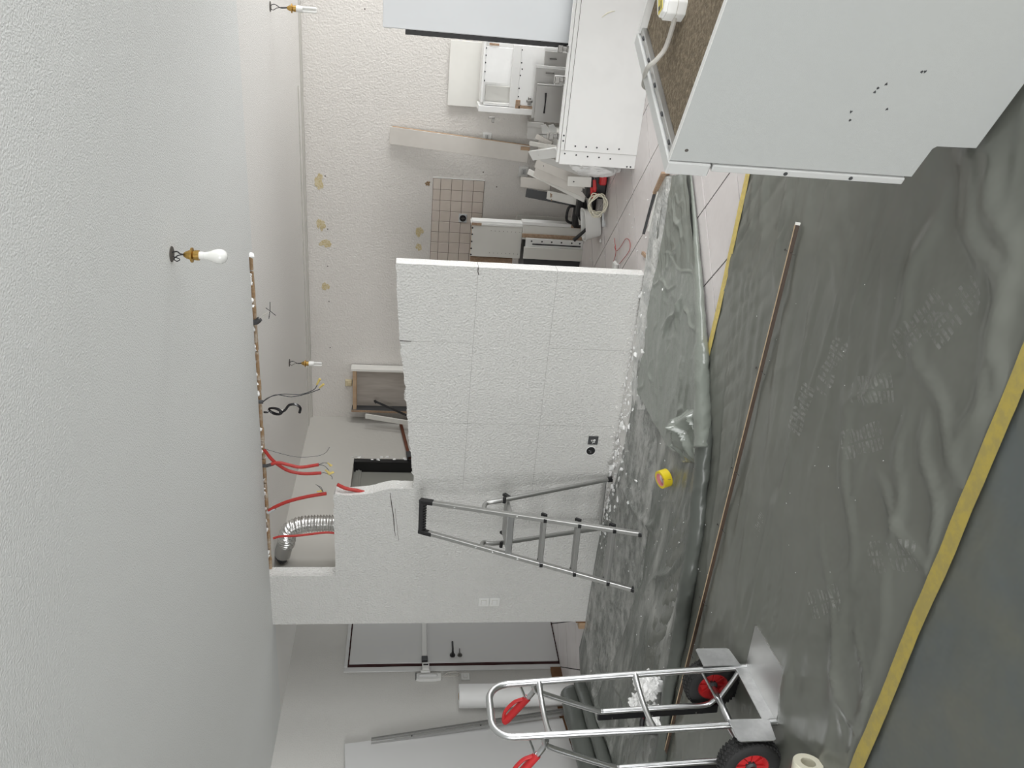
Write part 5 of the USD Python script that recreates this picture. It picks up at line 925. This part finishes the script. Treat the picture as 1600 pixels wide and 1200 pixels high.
obj('rear_rail', [cbox(X1+0.001, 1.985, 0.0, X1+0.03, 2.08, p[2]+0.01, 0.001)], 'white_laminate', cl)
obj('rail_torn_end', cbox(X1+0.002, 1.975, 0.02, X1+0.026, 1.985, 0.12), 'chip_edge', cl)
obj('brown_core', kb(816, 365, 909, 376, 1.975, 0.012), 'chip_edge', cl)
f = kb(822, 372, 910, 390, 1.95, 0.016); obj('drilled_rail', f, 'white_laminate', cl); bb = f.bounds
obj('rail_slot', [cbox(bb[0][0]+0.02, 1.946, 0.02, bb[0][0]+0.032, 1.951, bb[1][2]-0.06)]+[lathe([(0, 0.001), (0.008, 0.001), (0.008, 0)], (bb[1][0]-0.025, 1.95, bb[0][2]+(bb[1][2]-bb[0][2])*k), (0, -1, 0), 8) for k in (.06, .2, .38, .55, .72, .9)], 'dark_grey', cl)
obj('drawer_board', kb(819, 386, 911, 409, 1.93, 0.018), 'cream_laminate', cl)
obj('carcass_shadow', cbox(X0, 1.985, 0.0, X1-0.14, 2.3, p[2]-0.03), 'dark_grey', cl)  # dark body inside the white carcass, colour stands for the shadow gap
single('brown_board', kb(735, 401, 800, 412, 2.06, 0.02), 'chip_edge', 'brown board edge between the drilled cabinet and the partition', 'board')  # chipboard-brown board edge beside the drilled cabinet
single('wall_sheet', kb(808, 336, 905, 352, 2.59, 0.01), 'cream_laminate', 'thin pale panel standing at the wall behind the black work lamp', 'board')
# cut plug and red wires on the tiles
q = floor_at(966, 414); t = thing('cut_cable', 'white plug end with thin red wires lying on the tiles by the partition end', 'cable', q); obj('plug', [cbox(q[0]-0.045, q[1]-0.03, 0.0, q[0]+0.02, q[1]+0.05, 0.035, 0.012)], 'white_plastic', t)
obj('red_wire', [tube([floor_at(x_, y_, .006) for x_, y_ in ((960, 372), (962, 395), (958, 410))], 0.002, 5, 6), tube([floor_at(x_, y_, .006) for x_, y_ in ((968, 412), (983, 392), (984, 378), (978, 373), (970, 385), (963, 392), (960, 385))], 0.002, 5, 6)], 'red_conduit', t)
q = floor_at(940, 377); single('plaster_chunk', chunk((q[0], q[1], 0), (.05, .04, .02), 2100), 'gypsum', 'white plaster flake on the tiles next to the grey tub', 'plaster chunk', smooth=False)
q = floor_at(1005, 405); single('cardboard_corner', [beam(floor_at(1004, 395, .01), floor_at(1011, 402, .01), 0.015, 0.02, (0, 0, 1)), beam(floor_at(1011, 402, .01), floor_at(1009, 420, .01), 0.015, 0.02, (0, 0, 1))], 'chip_edge', 'small torn brown scrap at the foot of the partition end', 'scrap')

# left corner above the partition: carcass frame on the wall
fr = thing('open_cabinet', 'open wooden cabinet frame with a grey back standing in the left kitchen corner', 'cabinet', (-3.9, 2.5, 0.9))
Yf = 2.50
p, q = at(549, 579, 1, Yf), at(549, 640, 1, Yf); X1, X0, Z1 = p[0], q[0], p[2]
obj('side_board', cbox(X1-0.002, Yf-0.01, 0.0, X1+0.022, YK-0.02, Z1+0.005, 0.001), 'cream_laminate', fr)
obj('side_board', cbox(X0-0.02, Yf-0.01, 0.0, X0+0.002, YK-0.02, Z1, 0.001), 'dark_grey', fr)
obj('raw_edge', cbox(X0-0.02, Yf-0.016, 0.0, X0+0.002, Yf-0.0105, Z1), 'chip_edge', fr)
obj('top_board', cbox(X0+0.003, Yf, Z1-0.05, X1-0.003, YK-0.03, Z1-0.012, 0.001), 'wood_pale', fr)
obj('back_board', cbox(X0+0.003, YK-0.03, 0.0, X1-0.003, YK-0.021, Z1-0.05), 'wood_grey', fr)
a, b = at(586, 627, 1, 2.40), at(640, 651, 1, 2.36); single('black_rod', [beam(a, b, 0.02, 0.014, (0, 0, 1)), beam(a+[0.01, 0, .005], a+[-0.02, 0, -.012], 0.012, 0.02, (0, 1, 0))], 'black', 'black flat rod slanting across the open cabinet frame', 'rod')
m, a, b = plank((571, 650), (640, 661), 8, 2.38, 2.30, 0.016); single('trim_board', m, 'cream_laminate', 'pale trim board leaning left of the open cabinet frame', 'board')
q = at(545, 597, 1, YK-0.001); single('junction_block', [cbox(q[0]-0.035, YK-0.03, q[2]-0.035, q[0]+0.035, YK-0.0005, q[2]+0.035, 0.004), cbox(q[0]-0.02, YK-0.04, q[2]-0.03, q[0]+0.02, YK-0.03, q[2]+0.01, 0.003)], 'ivory_plastic', 'small ivory junction block on the wall above the cabinet frame', 'junction box')
a, b = at(626, 661, 0, XK+0.03), at(640, 716, 0, XK+0.03)
t = thing('copper_pipe', 'dark brown pipe running along the kitchen side wall', 'pipe', b); obj('pipe', tube([a, b], 0.016, 12), 'copper', t); obj('pipe_clamp', beam(b+nz(a-b)*0.10, b, 0.045, 0.04, (0, 0, 1), 0.004), 'dark_grey', t)
